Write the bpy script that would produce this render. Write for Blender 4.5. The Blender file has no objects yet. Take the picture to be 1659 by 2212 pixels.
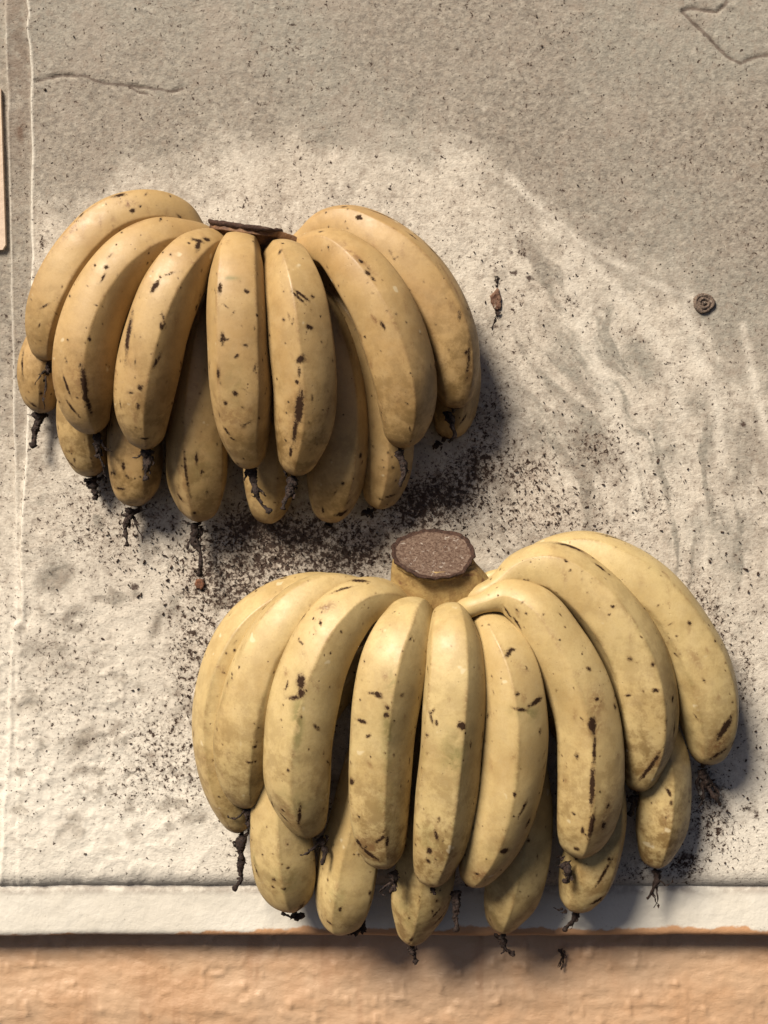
import bpy, math, random
import numpy as np
from mathutils import Vector, Matrix

S = bpy.context.scene
COL = S.collection
R = math.radians

# ------------------------------------------------------------------ camera, world, sun, exposure
W0, H0 = 1659.0, 2212.0            # the pixel grid in which the photograph was measured
D = 0.80                           # metres from the lens to the wall
PITCH = R(5.0)                     # looks slightly down
HALF = 0.23                        # half of the wall width in view
ZC = 1.30                          # height of the middle of the picture on the wall
cam_d = bpy.data.cameras.new('camera')
cam = bpy.data.objects.new('camera', cam_d); COL.objects.link(cam)
CP = np.array([0.0, -D*math.cos(PITCH), ZC + D*math.sin(PITCH)])
cam.location = CP
cam.rotation_euler = (R(90) - PITCH, 0, 0)
cam_d.sensor_fit = 'HORIZONTAL'
cam_d.angle = 2*math.atan(HALF/D)
cam_d.clip_start = 0.01; cam_d.clip_end = 100
S.camera = cam
S.render.resolution_x = 768; S.render.resolution_y = 1024

LDIR = Vector((0.66, 0.94, -1.02)).normalized()      # the way the light travels
ELEV = math.asin(-LDIR.z)
world = bpy.data.worlds.new('World'); S.world = world
world.use_nodes = True
wn = world.node_tree; wn.nodes.clear()
wo = wn.nodes.new('ShaderNodeOutputWorld'); wb = wn.nodes.new('ShaderNodeBackground')
sky = wn.nodes.new('ShaderNodeTexSky'); sky.sky_type = 'NISHITA'; sky.sun_disc = False
sky.sun_elevation = ELEV
sky.sun_rotation = math.atan2(-LDIR.x, -LDIR.y)
sky.air_density = 0.22; sky.dust_density = 1.0; sky.ozone_density = 1.0
wn.links.new(sky.outputs[0], wb.inputs[0]); wn.links.new(wb.outputs[0], wo.inputs[0])
wb.inputs[1].default_value = 0.05
sun_d = bpy.data.lights.new('sun', 'SUN'); sun = bpy.data.objects.new('sun', sun_d); COL.objects.link(sun)
sun_d.energy = 5.0; sun_d.angle = R(19); sun_d.color = (1.0, 0.885, 0.725)
sun.rotation_euler = LDIR.to_track_quat('-Z', 'Y').to_euler()
sun.location = (-1, -2, 4)
S.view_settings.view_transform = 'Standard'; S.view_settings.look = 'None'
S.view_settings.gamma = 1.0; S.view_settings.exposure = 0.66
S.view_settings.use_curve_mapping = False

# ------------------------------------------------------------------ small helpers
rng = np.random.default_rng(7)
random.seed(7)
cp_, sp_ = math.cos(PITCH), math.sin(PITCH)
CR = np.array([1., 0, 0]); CU = np.array([0, sp_, cp_]); CF = np.array([0, cp_, -sp_])
K = HALF/D/(W0/2)

def P(px, py, h):
    """point at distance h in front of the wall that is seen at (px, py)"""
    d = CF + CR*((px - W0/2)*K) + CU*((H0/2 - py)*K)
    t = (-h - CP[1])/d[1]
    return CP + d*t
def proj(v):
    q = v - CP
    f = q @ CF
    return (q @ CR)/f/K + W0/2, H0/2 - (q @ CU)/f/K
def mpp(h): return K*(D - h)       # metres per pixel at height h

def vnoise(x, y, seed, n=64):
    """smooth lattice noise in -1..1"""
    g = np.random.default_rng(seed).uniform(-1, 1, (n, n))
    xi = np.floor(x).astype(int); yi = np.floor(y).astype(int)
    fx = x - xi; fy = y - yi
    fx = fx*fx*(3 - 2*fx); fy = fy*fy*(3 - 2*fy)
    a = g[xi % n, yi % n]; b = g[(xi+1) % n, yi % n]; c = g[xi % n, (yi+1) % n]; d = g[(xi+1) % n, (yi+1) % n]
    return (a*(1-fx) + b*fx)*(1-fy) + (c*(1-fx) + d*fx)*fy
def fbm(x, y, seed, octs=4, gain=.5):
    s = 0; a = 1; t = 0
    for k in range(octs):
        s = s + a*vnoise(x*2**k + 13.7*k, y*2**k + 7.1*k, seed + k); t += a; a *= gain
    return s/t
def sst(a, b, x):
    t = np.clip((x - a)/(b - a), 0, 1); return t*t*(3 - 2*t)

def mesh_np(name, verts, faces, mat, attrs=None, smooth=True):
    """verts (n,3), faces (m,4) or list of lists"""
    me = bpy.data.meshes.new(name)
    verts = np.asarray(verts, dtype=np.float32)
    if isinstance(faces, np.ndarray):
        m, k = faces.shape
        me.vertices.add(len(verts)); me.vertices.foreach_set('co', verts.ravel())
        me.loops.add(m*k); me.loops.foreach_set('vertex_index', faces.astype(np.int32).ravel())
        me.polygons.add(m)
        me.polygons.foreach_set('loop_start', np.arange(0, m*k, k, dtype=np.int32))
        me.polygons.foreach_set('loop_total', np.full(m, k, dtype=np.int32))
        me.update(calc_edges=True); me.validate()
    else:
        me.from_pydata([tuple(v) for v in verts], [], faces); me.update()
    if smooth: me.polygons.foreach_set('use_smooth', np.ones(len(me.polygons), dtype=bool))
    for k_, a in (attrs or {}).items():
        at = me.attributes.new(k_, 'FLOAT', 'POINT'); at.data.foreach_set('value', np.asarray(a, dtype=np.float32).ravel())
    me.materials.append(mat)
    return me
def link(name, me, parent=None):
    o = bpy.data.objects.new(name, me); COL.objects.link(o)
    if parent is not None: o.parent = parent
    return o
def tag(o, label, cat, group=None, kind=None):
    o['label'] = label
    if cat: o['category'] = cat
    if group: o['group'] = group
    if kind: o['kind'] = kind
    return o
def centre(me, c):
    """move the mesh data so that the object origin can sit at c"""
    n = len(me.vertices); a = np.empty(n*3, dtype=np.float32); me.vertices.foreach_get('co', a)
    a = a.reshape(-1, 3) - np.asarray(c, dtype=np.float32); me.vertices.foreach_set('co', a.ravel()); me.update()

# ------------------------------------------------------------------ materials
class NT:
    def __init__(s, name):
        s.m = bpy.data.materials.new(name); s.m.use_nodes = True
        s.t = s.m.node_tree; s.t.nodes.clear()
        s.out = s.t.nodes.new('ShaderNodeOutputMaterial'); s.b = s.t.nodes.new('ShaderNodeBsdfPrincipled')
        s.t.links.new(s.b.outputs[0], s.out.inputs[0])
        s.geo = s.t.nodes.new('ShaderNodeTexCoord').outputs['Object']
    def put(s, sock, v):
        if isinstance(v, bpy.types.NodeSocket): s.t.links.new(v, sock)
        elif isinstance(v, tuple) and len(v) == 3 and sock.type == 'RGBA': sock.default_value = (*v, 1)
        else: sock.default_value = v
    def attr(s, n):
        a = s.t.nodes.new('ShaderNodeAttribute'); a.attribute_name = n; return a.outputs['Fac']
    def noise(s, scale, detail=3, rough=.55, dist=0, vec=None):
        n = s.t.nodes.new('ShaderNodeTexNoise'); s.put(n.inputs['Vector'], vec or s.geo)
        n.inputs['Scale'].default_value = scale; n.inputs['Detail'].default_value = detail
        n.inputs['Roughness'].default_value = rough; n.inputs['Distortion'].default_value = dist
        return n.outputs['Fac']
    def vor(s, scale, vec=None, feat='F1', rnd=1):
        n = s.t.nodes.new('ShaderNodeTexVoronoi'); s.put(n.inputs['Vector'], vec or s.geo); n.feature = feat
        n.inputs['Scale'].default_value = scale; n.inputs['Randomness'].default_value = rnd
        return n.outputs['Distance']
    def mapping(s, sc, rot=(0, 0, 0), loc=(0, 0, 0)):
        n = s.t.nodes.new('ShaderNodeMapping'); s.put(n.inputs[0], s.geo)
        n.inputs['Scale'].default_value = sc; n.inputs['Rotation'].default_value = rot; n.inputs['Location'].default_value = loc
        return n.outputs[0]
    def math(s, op, a, b=0.0, c=None, clamp=False):
        n = s.t.nodes.new('ShaderNodeMath'); n.operation = op; n.use_clamp = clamp
        s.put(n.inputs[0], a); s.put(n.inputs[1], b)
        if c is not None: s.put(n.inputs[2], c)
        return n.outputs[0]
    def rng(s, v, a, b, c=0.0, d=1.0, smooth=True):
        n = s.t.nodes.new('ShaderNodeMapRange'); n.interpolation_type = 'SMOOTHSTEP' if smooth else 'LINEAR'
        s.put(n.inputs[0], v); s.put(n.inputs[1], a); s.put(n.inputs[2], b); s.put(n.inputs[3], c); s.put(n.inputs[4], d)
        return n.outputs[0]
    def mix(s, f, a, b, mode='MIX'):
        n = s.t.nodes.new('ShaderNodeMix'); n.data_type = 'RGBA'; n.blend_type = mode
        s.put(n.inputs[0], f); s.put(n.inputs[6], a); s.put(n.inputs[7], b)
        return n.outputs[2]
    def bump(s, h, dist, strength=1.0, nrm=None):
        n = s.t.nodes.new('ShaderNodeBump'); s.put(n.inputs['Height'], h)
        n.inputs['Distance'].default_value = dist; n.inputs['Strength'].default_value = strength
        if nrm is not None: s.put(n.inputs['Normal'], nrm)
        return n.outputs[0]
    def fin(s, col, rough, nrm=None, spec=.5, sss=0, dim=None):
        if dim is not None: col = s.mix(1.0, col, (dim, dim, dim), 'MULTIPLY')
        s.put(s.b.inputs['Base Color'], col); s.put(s.b.inputs['Roughness'], rough)
        s.put(s.b.inputs['Specular IOR Level'], spec)
        if nrm is not None: s.put(s.b.inputs['Normal'], nrm)
        if sss:
            s.b.inputs['Subsurface Weight'].default_value = sss
            s.b.inputs['Subsurface Radius'].default_value = (1, .5, .15); s.b.inputs['Subsurface Scale'].default_value = .004
        return s.m

def mat_banana():
    n = NT('banana_skin')
    tone = n.attr('tone'); mark = n.attr('mark'); green = n.attr('green'); sc = n.attr('scar'); fl = n.attr('seed')
    # each finger gets its own patch of noise
    cmb = n.t.nodes.new('ShaderNodeCombineXYZ'); n.put(cmb.inputs[0], fl); n.put(cmb.inputs[1], fl)
    add = n.t.nodes.new('ShaderNodeVectorMath'); add.operation = 'ADD'
    n.put(add.inputs[0], n.geo); n.put(add.inputs[1], cmb.outputs[0]); v = add.outputs[0]
    base = n.mix(tone, (0.545, 0.350, 0.150), (0.69, 0.545, 0.265))
    big = n.noise(28, 3, .55, .3, v)
    base = n.mix(n.rng(big, .35, .7, 0, .5), base, n.mix(tone, (0.40, 0.215, 0.075), (0.49, 0.335, 0.13)))
    med = n.noise(120, 4, .6, .2, v)
    base = n.mix(n.rng(med, .45, .75, 0, .30), base, n.mix(tone, (0.56, 0.385, 0.19), (0.66, 0.52, 0.28)))
    fine = n.noise(900, 3, .7, 0, v)
    base = n.mix(n.rng(fine, .4, .8, 0, .28), base, (0.46, 0.29, 0.10))
    # dull olive patches where the skin is not yet ripe
    g = n.math('MULTIPLY', green, n.rng(n.noise(140, 4, .6, .5, v), .32, .62), clamp=True)
    base = n.mix(n.math('MULTIPLY', g, .75), base, (0.225, 0.205, 0.070))
    dirt = n.attr('dirt'); dn_ = n.noise(85, 6, .72, .1, v)
    base = n.mix(n.math('MULTIPLY', dirt, n.rng(dn_, .40, .62)), base, (0.21, 0.125, 0.040))
    # brown rubbed scars
    s_ = n.math('MULTIPLY', sc, n.rng(n.noise(380, 4, .7, .6, v), .35, .62), clamp=True)
    base = n.mix(s_, base, (0.22, 0.105, 0.04))
    # freckles, gathered in places
    vo = n.vor(310, v); cl = n.noise(60, 2, .5, 0, v)
    th = n.rng(cl, .50, .78, .03, .30)
    fr = n.rng(vo, th, n.math('MULTIPLY', th, .55), 0, 1)
    base = n.mix(n.math('MULTIPLY', fr, n.rng(n.noise(500, 2, .5, 0, v), .42, .6, 0, .75)), base, (0.12, 0.062, 0.022))
    # black bruises
    ns = n.noise(420, 6, .78, .6, v)
    md = n.rng(n.math('ADD', mark, n.math('MULTIPLY', n.math('SUBTRACT', ns, .5), 2.6)), .40, .76, 0, .96)
    halo = n.rng(n.math('ADD', mark, n.math('MULTIPLY', n.math('SUBTRACT', ns, .5), 1.1)), .04, .55, 0, .75)
    base = n.mix(halo, base, (0.21, 0.125, 0.045))
    base = n.mix(md, base, (0.032, 0.015, 0.009))
    # pale waxy dabs
    dab = n.rng(n.noise(95, 2, .5, 0, v), .71, .76, 0, .5)
    base = n.mix(dab, base, (0.82, 0.72, 0.5))
    h = n.math('ADD', n.math('MULTIPLY', n.noise(45, 2, .45, 0, v), .9), n.math('MULTIPLY', n.noise(210, 3, .55, 0, v), .15))
    h = n.math('ADD', h, n.math('MULTIPLY', fine, .05))
    h = n.math('SUBTRACT', h, n.math('MULTIPLY', md, .16))
    h = n.math('SUBTRACT', h, n.math('MULTIPLY', fr, .10))
    nrm = n.bump(h, .0012, .6)
    rough = n.rng(med, .3, .7, .46, .60)
    rough = n.mix(md, rough, (.8, .8, .8))
    return n.fin(base, rough, nrm, n.rng(md, 0, 1, .50, .10), 0, .67)

def mat_wall():
    n = NT('old_wall_paint')
    grey = n.attr('grey'); dens = n.attr('speck'); stain = n.attr('stain'); crack = n.attr('crack'); pale = n.attr('pale'); rust = n.attr('rust')
    tilt = n.mapping((1, 1, 1.35), (0, R(-30), 0))
    base = n.mix(n.rng(n.noise(14, 3, .6), .35, .65), (0.565, 0.505, 0.43), (0.66, 0.605, 0.525))
    mott = n.noise(250, 6, .70, .1, tilt)
    gcol = n.mix(n.rng(mott, .36, .62), (0.20, 0.175, 0.148), (0.375, 0.335, 0.282))
    gcol = n.mix(n.rng(n.noise(9, 2), .4, .65, 0, .4), gcol, (0.36, 0.355, 0.31))
    ga = n.rng(n.math('ADD', grey, n.math('MULTIPLY', n.math('SUBTRACT', n.noise(60, 7, .74, .1, tilt), .5), 1.35)), .02, .80)
    base = n.mix(ga, base, gcol)
    cloud = n.noise(26, 9, .74, .15)
    base = n.mix(n.rng(cloud, .49, .64, 0, .75), base, (0.37, 0.325, 0.275))
    cl2 = n.noise(110, 6, .72, .2)
    base = n.mix(n.rng(cl2, .53, .66, 0, .65), base, (0.30, 0.25, 0.205))
    base = n.mix(n.math('MULTIPLY', n.rng(cl2, .46, .34, 0, .4), n.math('SUBTRACT', 1.0, n.math('MULTIPLY', ga, .7))), base, (0.80, 0.74, 0.64))
    cl3 = n.noise(210, 6, .75, .1)
    base = n.mix(n.math('MULTIPLY', n.rng(cl3, .52, .64), n.rng(dens, .05, .6, .35, .8)), base, (0.29, 0.235, 0.19))
    base = n.mix(n.math('MULTIPLY', n.rng(cl3, .47, .36, 0, .5), n.math('SUBTRACT', 1.0, n.math('MULTIPLY', ga, .72))), base, (0.80, 0.75, 0.66))
    # dirt that settles in the pores everywhere
    por = n.noise(560, 4, .65, .1, tilt)
    base = n.mix(n.rng(por, .55, .70, 0, .42), base, (0.26, 0.22, 0.17))
    base = n.mix(n.math('MULTIPLY', pale, .8), base, (0.82, 0.78, 0.70))
    base = n.mix(n.math('MULTIPLY', rust, n.rng(n.noise(130, 4, .7, .5), .3, .6)), base, (0.16, 0.105, 0.075))
    # mould specks whose number follows the density map
    s1 = n.noise(320, 6, .72, .35)
    t1 = n.rng(dens, 0, 1, .660, .470, smooth=False)
    k1 = n.rng(n.math('SUBTRACT', s1, t1), 0, .035)
    s2 = n.noise(620, 4, .7, .4)
    t2 = n.rng(dens, 0, 1, .655, .50, smooth=False)
    k2 = n.rng(n.math('SUBTRACT', s2, t2), 0, .04)
    base = n.mix(n.math('MULTIPLY', n.rng(n.math('SUBTRACT', s1, t1), -.14, .03), n.math('MULTIPLY', dens, .75)), base, (0.20, 0.135, 0.10))
    base = n.mix(k1, base, (0.052, 0.030, 0.021))
    base = n.mix(n.math('MULTIPLY', k2, .85), base, (0.06, 0.042, 0.032))
    st = n.rng(n.math('ADD', stain, n.math('MULTIPLY', n.math('SUBTRACT', n.noise(230, 6, .78, .4), .5), 2.4)), .42, .95, 0, .94)
    base = n.mix(st, base, (0.060, 0.034, 0.026))
    # pepper dots
    vd = n.vor(210); cl = n.noise(37, 2)
    dot = n.math('MULTIPLY', n.rng(vd, .13, .08), n.rng(cl, .48, .56))
    base = n.mix(dot, base, (0.04, 0.028, 0.022))
    base = n.mix(n.rng(n.math('ADD', crack, n.math('MULTIPLY', n.math('SUBTRACT', n.noise(300, 5, .75), .5), 1.4)), .18, .85, 0, .85), base, (0.13, 0.098, 0.080))
    h = n.math('ADD', n.math('MULTIPLY', n.noise(300, 5, .62, .0, tilt), .55), n.math('MULTIPLY', n.noise(90, 5, .62, .0), .75))
    h = n.math('SUBTRACT', h, n.math('MULTIPLY', k1, .25)); h = n.math('SUBTRACT', h, n.math('MULTIPLY', por, .35))
    nrm = n.bump(h, .0015, .6)
    return n.fin(base, n.rng(mott, .3, .7, .62, .85), nrm, .3, 0, .75)

def mat_trim():
    n = NT('white_trim_paint')
    orange = n.attr('orange'); gd = n.attr('grey')
    base = n.mix(n.rng(n.noise(26, 4, .6), .35, .65), (0.76, 0.72, 0.64), (0.80, 0.765, 0.69))
    sp = n.rng(n.noise(420, 4, .7, 1), .66, .71)
    base = n.mix(n.math('MULTIPLY', sp, .8), base, (0.16, 0.12, 0.09))
    base = n.mix(n.math('MULTIPLY', gd, n.rng(n.noise(90, 4, .7), .35, .6)), base, (0.22, 0.16, 0.13))
    f = n.rng(n.math('ADD', orange, n.math('MULTIPLY', n.math('SUBTRACT', n.noise(60, 4, .6, .2), .5), .8)), .47, .60)
    base = n.mix(f, base, (0.62, 0.35, 0.19))
    h = n.math('ADD', n.noise(70, 4, .6, .0), n.math('MULTIPLY', n.noise(420, 3, .6), .25))
    return n.fin(base, .55, n.bump(h, .0014, .6), .35, 0, .71)

def mat_orange():
    n = NT('orange_wall_paint')
    base = n.mix(n.rng(n.noise(30, 4, .6, .3), .3, .7), (0.60, 0.365, 0.21), (0.67, 0.45, 0.285))
    base = n.mix(n.rng(n.noise(11, 3, .6, .5), .52, .66, 0, .5), base, (0.60, 0.42, 0.28))
    run = n.noise(60, 3, .6, .3, n.mapping((1, 1, .06)))
    base = n.mix(n.rng(run, .56, .72, 0, .4), base, (0.42, 0.225, 0.12))
    sp = n.rng(n.noise(330, 4, .75, 1.2), .69, .73)
    base = n.mix(n.math('MULTIPLY', sp, .75), base, (0.14, 0.085, 0.05))
    hb = n.noise(160, 6, .66, .0, n.mapping((.6, 1, 1.1)))
    drop = n.rng(n.vor(75), .30, .10)
    drop = n.math('MULTIPLY', drop, n.rng(n.noise(31, 2), .52, .6))
    h = n.math('ADD', n.math('ADD', hb, n.math('MULTIPLY', n.noise(380, 3), .15)), n.math('MULTIPLY', drop, .2))
    return n.fin(base, n.rng(hb, .3, .7, .45, .62), n.bump(h, .0013, .65), .45, 0, .60)

def mat_simple(name, c1, c2, scale, rough=.8, bump=.001, spec=.3, c3=None):
    n = NT(name)
    base = n.mix(n.rng(n.noise(scale, 5, .7, .6), .38, .62), c1, c2)
    if c3: base = n.mix(n.rng(n.noise(scale*.45, 3, .7, .8), .60, .68), base, c3)
    return n.fin(base, rough, n.bump(n.noise(scale*1.5, 5, .7, .3), bump, 1.0), spec)

M_SKIN = mat_banana(); M_WALL = mat_wall(); M_TRIM = mat_trim(); M_ORANGE = mat_orange()
M_CROWN = mat_simple('banana_crown_skin', (0.29, 0.20, 0.08), (0.20, 0.125, 0.048), 120, .55, .0008, .3, (0.13, .065, .03))
M_CROWN_D = mat_simple('banana_crown_dark_skin', (0.20, 0.105, 0.05), (0.10, 0.05, 0.028), 160, .6, .0012, .35, (0.05, .026, .016))
M_CUT = mat_simple('dried_cut_face', (0.070, 0.040, 0.028), (0.150, 0.105, 0.080), 560, .85, .0007, .25, (0.27, 0.23, 0.20))
M_RIM = mat_simple('dried_cut_rim', (0.028, 0.013, 0.009), (0.06, 0.03, 0.02), 500, .75, .001)
M_DRY = mat_simple('dried_flower', (0.010, 0.005, 0.004), (0.036, 0.020, 0.015), 600, .6, .0012, .35, (0.06, 0.042, 0.035))
M_GREY = mat_simple('grey_stone', (0.22, 0.21, 0.19), (0.42, 0.39, 0.34), 260, .85, .0015)
M_CREAM = mat_simple('cream_board_paint', (0.48, 0.37, 0.29), (0.53, 0.42, 0.33), 60, .6, .0008)
M_RUST = mat_simple('rusty_iron', (0.055, 0.036, 0.028), (0.22, 0.16, 0.12), 900, .6, .0012, .5, (0.55, 0.48, 0.40))
M_CRUMB = mat_simple('dry_crumb', (0.028, 0.018, 0.014), (0.09, 0.055, 0.04), 900, .8, .001)

# ------------------------------------------------------------------ the painted plaster wall
def dist_poly(px, py, pts):
    d = np.full(px.shape, 1e9)
    for (x0, y0), (x1, y1) in zip(pts[:-1], pts[1:]):
        vx, vy = x1-x0, y1-y0; L = vx*vx+vy*vy
        t = np.clip(((px-x0)*vx + (py-y0)*vy)/L, 0, 1)
        d = np.minimum(d, np.hypot(px-x0-t*vx, py-y0-t*vy))
    return d
def blob(px, py, x, y, rx, ry, a=0):
    c, s = math.cos(R(a)), math.sin(R(a)); dx, dy = px-x, py-y
    return np.exp(-(((dx*c+dy*s)/rx)**2 + ((-dx*s+dy*c)/ry)**2))
def axis_pts(lo, hi, step, outer):
    a = np.arange(lo, hi+1e-9, step)
    left = [lo - e for e in outer[::-1]]; right = [hi + e for e in outer]
    return np.concatenate([left, a, right])

Z_NOSE = P(0, 1878, 0)[2]; RN = .0155           # where the wall starts to turn in, and the radius
e1y = [-400, 0, 30, 60, 100, 300, 500, 700, 900, 1000, 1080, 1130, 1250, 1340, 1350, 1480, 1640, 1720, 1900, 2300]
e1x = [55, 58, 62, 57, 64, 67, 68, 67, 60, 55, 50, 46, 44, 46, 28, 21, 18, 10, 2, -60]
e2y = [-400, 0, 200, 600, 1000, 1300, 2300]; e2x = [2, 7, 11, 20, 27, 34, 44]

def build_wall():
    xs = axis_pts(-.252, .252, .00105, [.02, .06, .15, .35])
    zs = np.concatenate([[ZC+.9, ZC+.6, ZC+.42], np.arange(ZC+.325, Z_NOSE, -.00105)])
    nflat = len(zs)
    phi = np.linspace(0, R(96), 18)[1:]
    zz = np.concatenate([zs, Z_NOSE - RN*np.sin(phi), [Z_NOSE - RN*math.sin(phi[-1])]])
    yy = np.concatenate([np.zeros(nflat), RN*(1-np.cos(phi)), [.05]])
    nx_, ny_ = np.concatenate([np.full(nflat, -1.), -np.cos(phi), [0]]), np.concatenate([np.zeros(nflat), -np.sin(phi), [-1]])
    X, Z = np.meshgrid(xs, zz); Y = np.repeat(yy[:, None], len(xs), 1)
    NY = np.repeat(nx_[:, None], len(xs), 1); NZ = np.repeat(ny_[:, None], len(xs), 1)
    V0 = np.stack([X.ravel(), Y.ravel(), Z.ravel()], 1)
    px, py = proj(V0); px = px.reshape(X.shape); py = py.reshape(X.shape)
    # relief, in metres outwards
    lumpy0 = sst(1000, 1500, py)*sst(600, 200, px)
    lump = lumpy0*np.clip(1-np.abs(fbm(X/.009+3, Z/.009+1, 43, 2))*4, 0, 1)*.0004 + fbm(X/.055+5, Z/.055+9, 11, 3)*.0009 + fbm(X/.012+3, Z/.012+1, 21, 3)*.00030
    lumpy = sst(1000, 1700, py)*sst(900, 300, px)
    ridg = 1-np.abs(fbm(X/.024+7+.5*fbm(X/.01,Z/.01,33,2), Z/.024+2+.5*fbm(X/.01,Z/.01,35,2), 31, 3))*5
    lump += lumpy*(np.clip(ridg, 0, 1)**2*.0010*(.5+.5*fbm(X/.05,Z/.05,37,2)) + fbm(X/.010, Z/.010, 41, 4)*.0007)
    for (x, y, r, a) in ((135, 1600, 60, 1.1), (60, 1560, 34, .8), (120, 1250, 36, -1.2), (65, 1330, 16, -1.4), (60, 1535, 22, -1.2),
                         (205, 1560, 40, -.5), (90, 1180, 30, .8), (250, 1700, 50, .5), (330, 1480, 30, -.4), (480, 290, 40, .5),
                         (560, 235, 26, .5), (1130, 150, 30, .4), (700, 320, 16, -.6)):
        q = np.hypot(px-x+18*fbm(px/30, py/30, 15, 2), py-y+18*fbm(px/30, py/30, 17, 2))/r
        lump += a*.0011*np.exp(-q*q)
        if a > 1: lump += .0005*np.exp(-((q-1.15)/.14)**2)*(.5+.5*np.sin(3*np.arctan2(py-y, px-x)))
    # brush ridges along the wiped arcs
    ang = np.arctan2(py-1250, px-640); rad = np.hypot(px-640, (py-1250)*.95)
    warp = fbm(px/260, py/260, 71, 3)*80 + fbm(px/60, py/60, 75, 3)*14
    arcs = fbm((rad+warp)/30, ang*3.2+9, 51, 5, .62)
    right_up = sst(620, 1000, px)*sst(1500, 1100, py)*sst(330, 520, rad)
    lump += right_up*arcs*.0005
    # left rims
    E1 = np.interp(py, e1y, e1x) + vnoise(py/55, py*0, 61)*2.2; E2 = np.interp(py, e2y, e2x) + vnoise(py/70, py*0, 63)*1.6
    st1 = sst(E1+3, E1-5, px); st2 = sst(E2+2, E2-4, px)
    f1 = 1 - .75*sst(1150, 1420, py); f2 = 1 - .9*sst(900, 1250, py)
    lump += -.0035*st1*f1 - .006*st2*f2
    lump += .0006*np.exp(-((px-E1-1)/4.2)**2) + .0006*np.exp(-((px-E2-1)/4.0)**2)*f2
    # cracks
    c1 = dist_poly(px, py, [(78, 176), (105, 168), (130, 163), (185, 164), (200, 172), (225, 180), (275, 184), (300, 188), (350, 194), (372, 198), (395, 192)])
    c1b = dist_poly(px, py, [(282, 188), (300, 200), (318, 203)])
    c2 = dist_poly(px, py, [(1659, 118), (1625, 125), (1600, 137), (1570, 122), (1545, 95), (1518, 68), (1495, 48), (1473, 24), (1490, 18), (1520, 22), (1548, 26), (1560, 16), (1570, 4)])
    c2b = dist_poly(px, py, [(1555, 8), (1590, 14), (1605, 32), (1640, 60), (1675, 78)])
    c3 = dist_poly(px, py, [(38, 75), (50, 110), (70, 150), (88, 205)])*1.4
    c3 = np.where(px > E1+1, 99, c3)
    j = 1 + .35*fbm(px/9, py/9, 81, 2)
    g = np.maximum.reduce([np.exp(-(c1/3.6*j)**2), np.exp(-(c1b/3.*j)**2), np.exp(-(c2/4.2*j)**2), .5*np.exp(-(c3/3.5*j)**2)])
    lump -= g*.0012*np.clip(.6+fbm(px/25, py/25, 83, 2)*1.2, .1, 1.2)
    inside = np.clip(1-c2b/6, 0, 1); lump += inside*.0007
    # the groove scratch on the right
    sc = np.minimum(dist_poly(px, py, [(1112, 588), (1160, 612), (1205, 645), (1240, 668)]), dist_poly(px, py, [(1120, 586), (1180, 618), (1250, 668)]))
    lump -= np.exp(-(sc/2.2)**2)*.0005
    flat = np.ones_like(Y); flat[nflat-2:] = np.linspace(1, .25, flat.shape[0]-nflat+2)[:, None]
    wavy = (fbm(px/420, py*0, 91, 2)*3.0)*mpp(0)
    Y = Y + NY*lump*flat
    Z = Z + NZ*lump*flat
    Z[nflat-1:] += wavy[nflat-1:]
    # colour maps: grey film, specks, stain
    edge = np.interp(px, [0, 80, 300, 500, 700, 900, 1000, 1100, 1200, 1350, 1500, 1560, 1659], [650, 520, 410, 350, 340, 345, 380, 470, 550, 620, 680, 790, 860])
    above = sst(120, -170, py - edge + warp*1.1 + 60*fbm(px/70, py/70, 73, 3))
    grey = .78*above
    pat = sst(-.05, .55, arcs)*right_up*sst(1450, 1150, py)
    grey = np.maximum(grey, pat*1.0*sst(1000, 1300, px))
    for (x, y, rx, ry, a, k) in ((1262, 945, 55, 45, 0, 1.0), (1385, 775, 60, 55, 40, .75), (1275, 1000, 70, 40, 0, .8), (1500, 870, 50, 40, 0, .65), (1450, 980, 60, 45, 0, .5),
                                 (1180, 700, 35, 25, 0, .5), (1600, 960, 90, 120, 0, .6), (1560, 1150, 120, 90, 0, .45), (110, 720, 80, 260, 0, .15), (120, 1250, 45, 28, -30, 1.1), (150, 1330, 40, 14, -40, .8), (90, 1400, 50, 25, 0, .5),
                                 (70, 1520, 30, 20, 0, .7), (180, 1600, 20, 40, 40, .9), (430, 1525, 45, 25, -20, .8), (340, 1345, 12, 45, 20, .8), (520, 1330, 24, 14, 0, .5), (140, 1440, 70, 30, 0, .45), (60, 1215, 20, 12, 0, .4)):
        grey = np.maximum(grey, k*blob(px, py, x, y, rx, ry, a))
    mess = sst(.08, .5, fbm(px/42, py/34, 131, 4, .6))*sst(980, 1120, py)*sst(1900, 1750, py)*(1-.4*sst(600, 900, px))
    grey = np.maximum(grey, .62*mess)
    mess2 = sst(.12, .5, fbm(px/60, py/60, 141, 4, .6))*sst(620, 800, px)*sst(350, 600, py)*sst(1500, 1200, py)
    grey = np.maximum(grey, .45*mess2)
    strip = (px < E1)
    grey = np.where(strip, .75*sst(1300, 500, py)+.15*sst(1500, 1100, py), grey)
    grey = np.where(strip & (py < 150), 1.0, grey)
    # edge of the film is streaky
    grey = grey + .22*arcs*sst(250, 500, py)*sst(600, 800, px)*(grey > .05)*sst(1500, 1100, py)
    dens = .24 + .12*fbm(px/90, py/90, 101, 3)
    def dn(x, y, rx, ry, a, k):
        nonlocal dens; dens = np.maximum(dens, k*blob(px, py, x, y, rx, ry, a)*(1+.22*fbm(px/60, py/60, 103, 3)))
    dn(640, 1170, 300, 85, 0, .93); dn(930, 1085, 170, 85, -25, 1.0); dn(480, 1255, 130, 100, 20, .9); dn(740, 1200, 160, 60, 0, .95); dn(1130, 1020, 90, 60, -20, .7); dn(620, 1215, 260, 50, 0, .9); dn(560, 1140, 140, 60, 0, 1.0)
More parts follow.
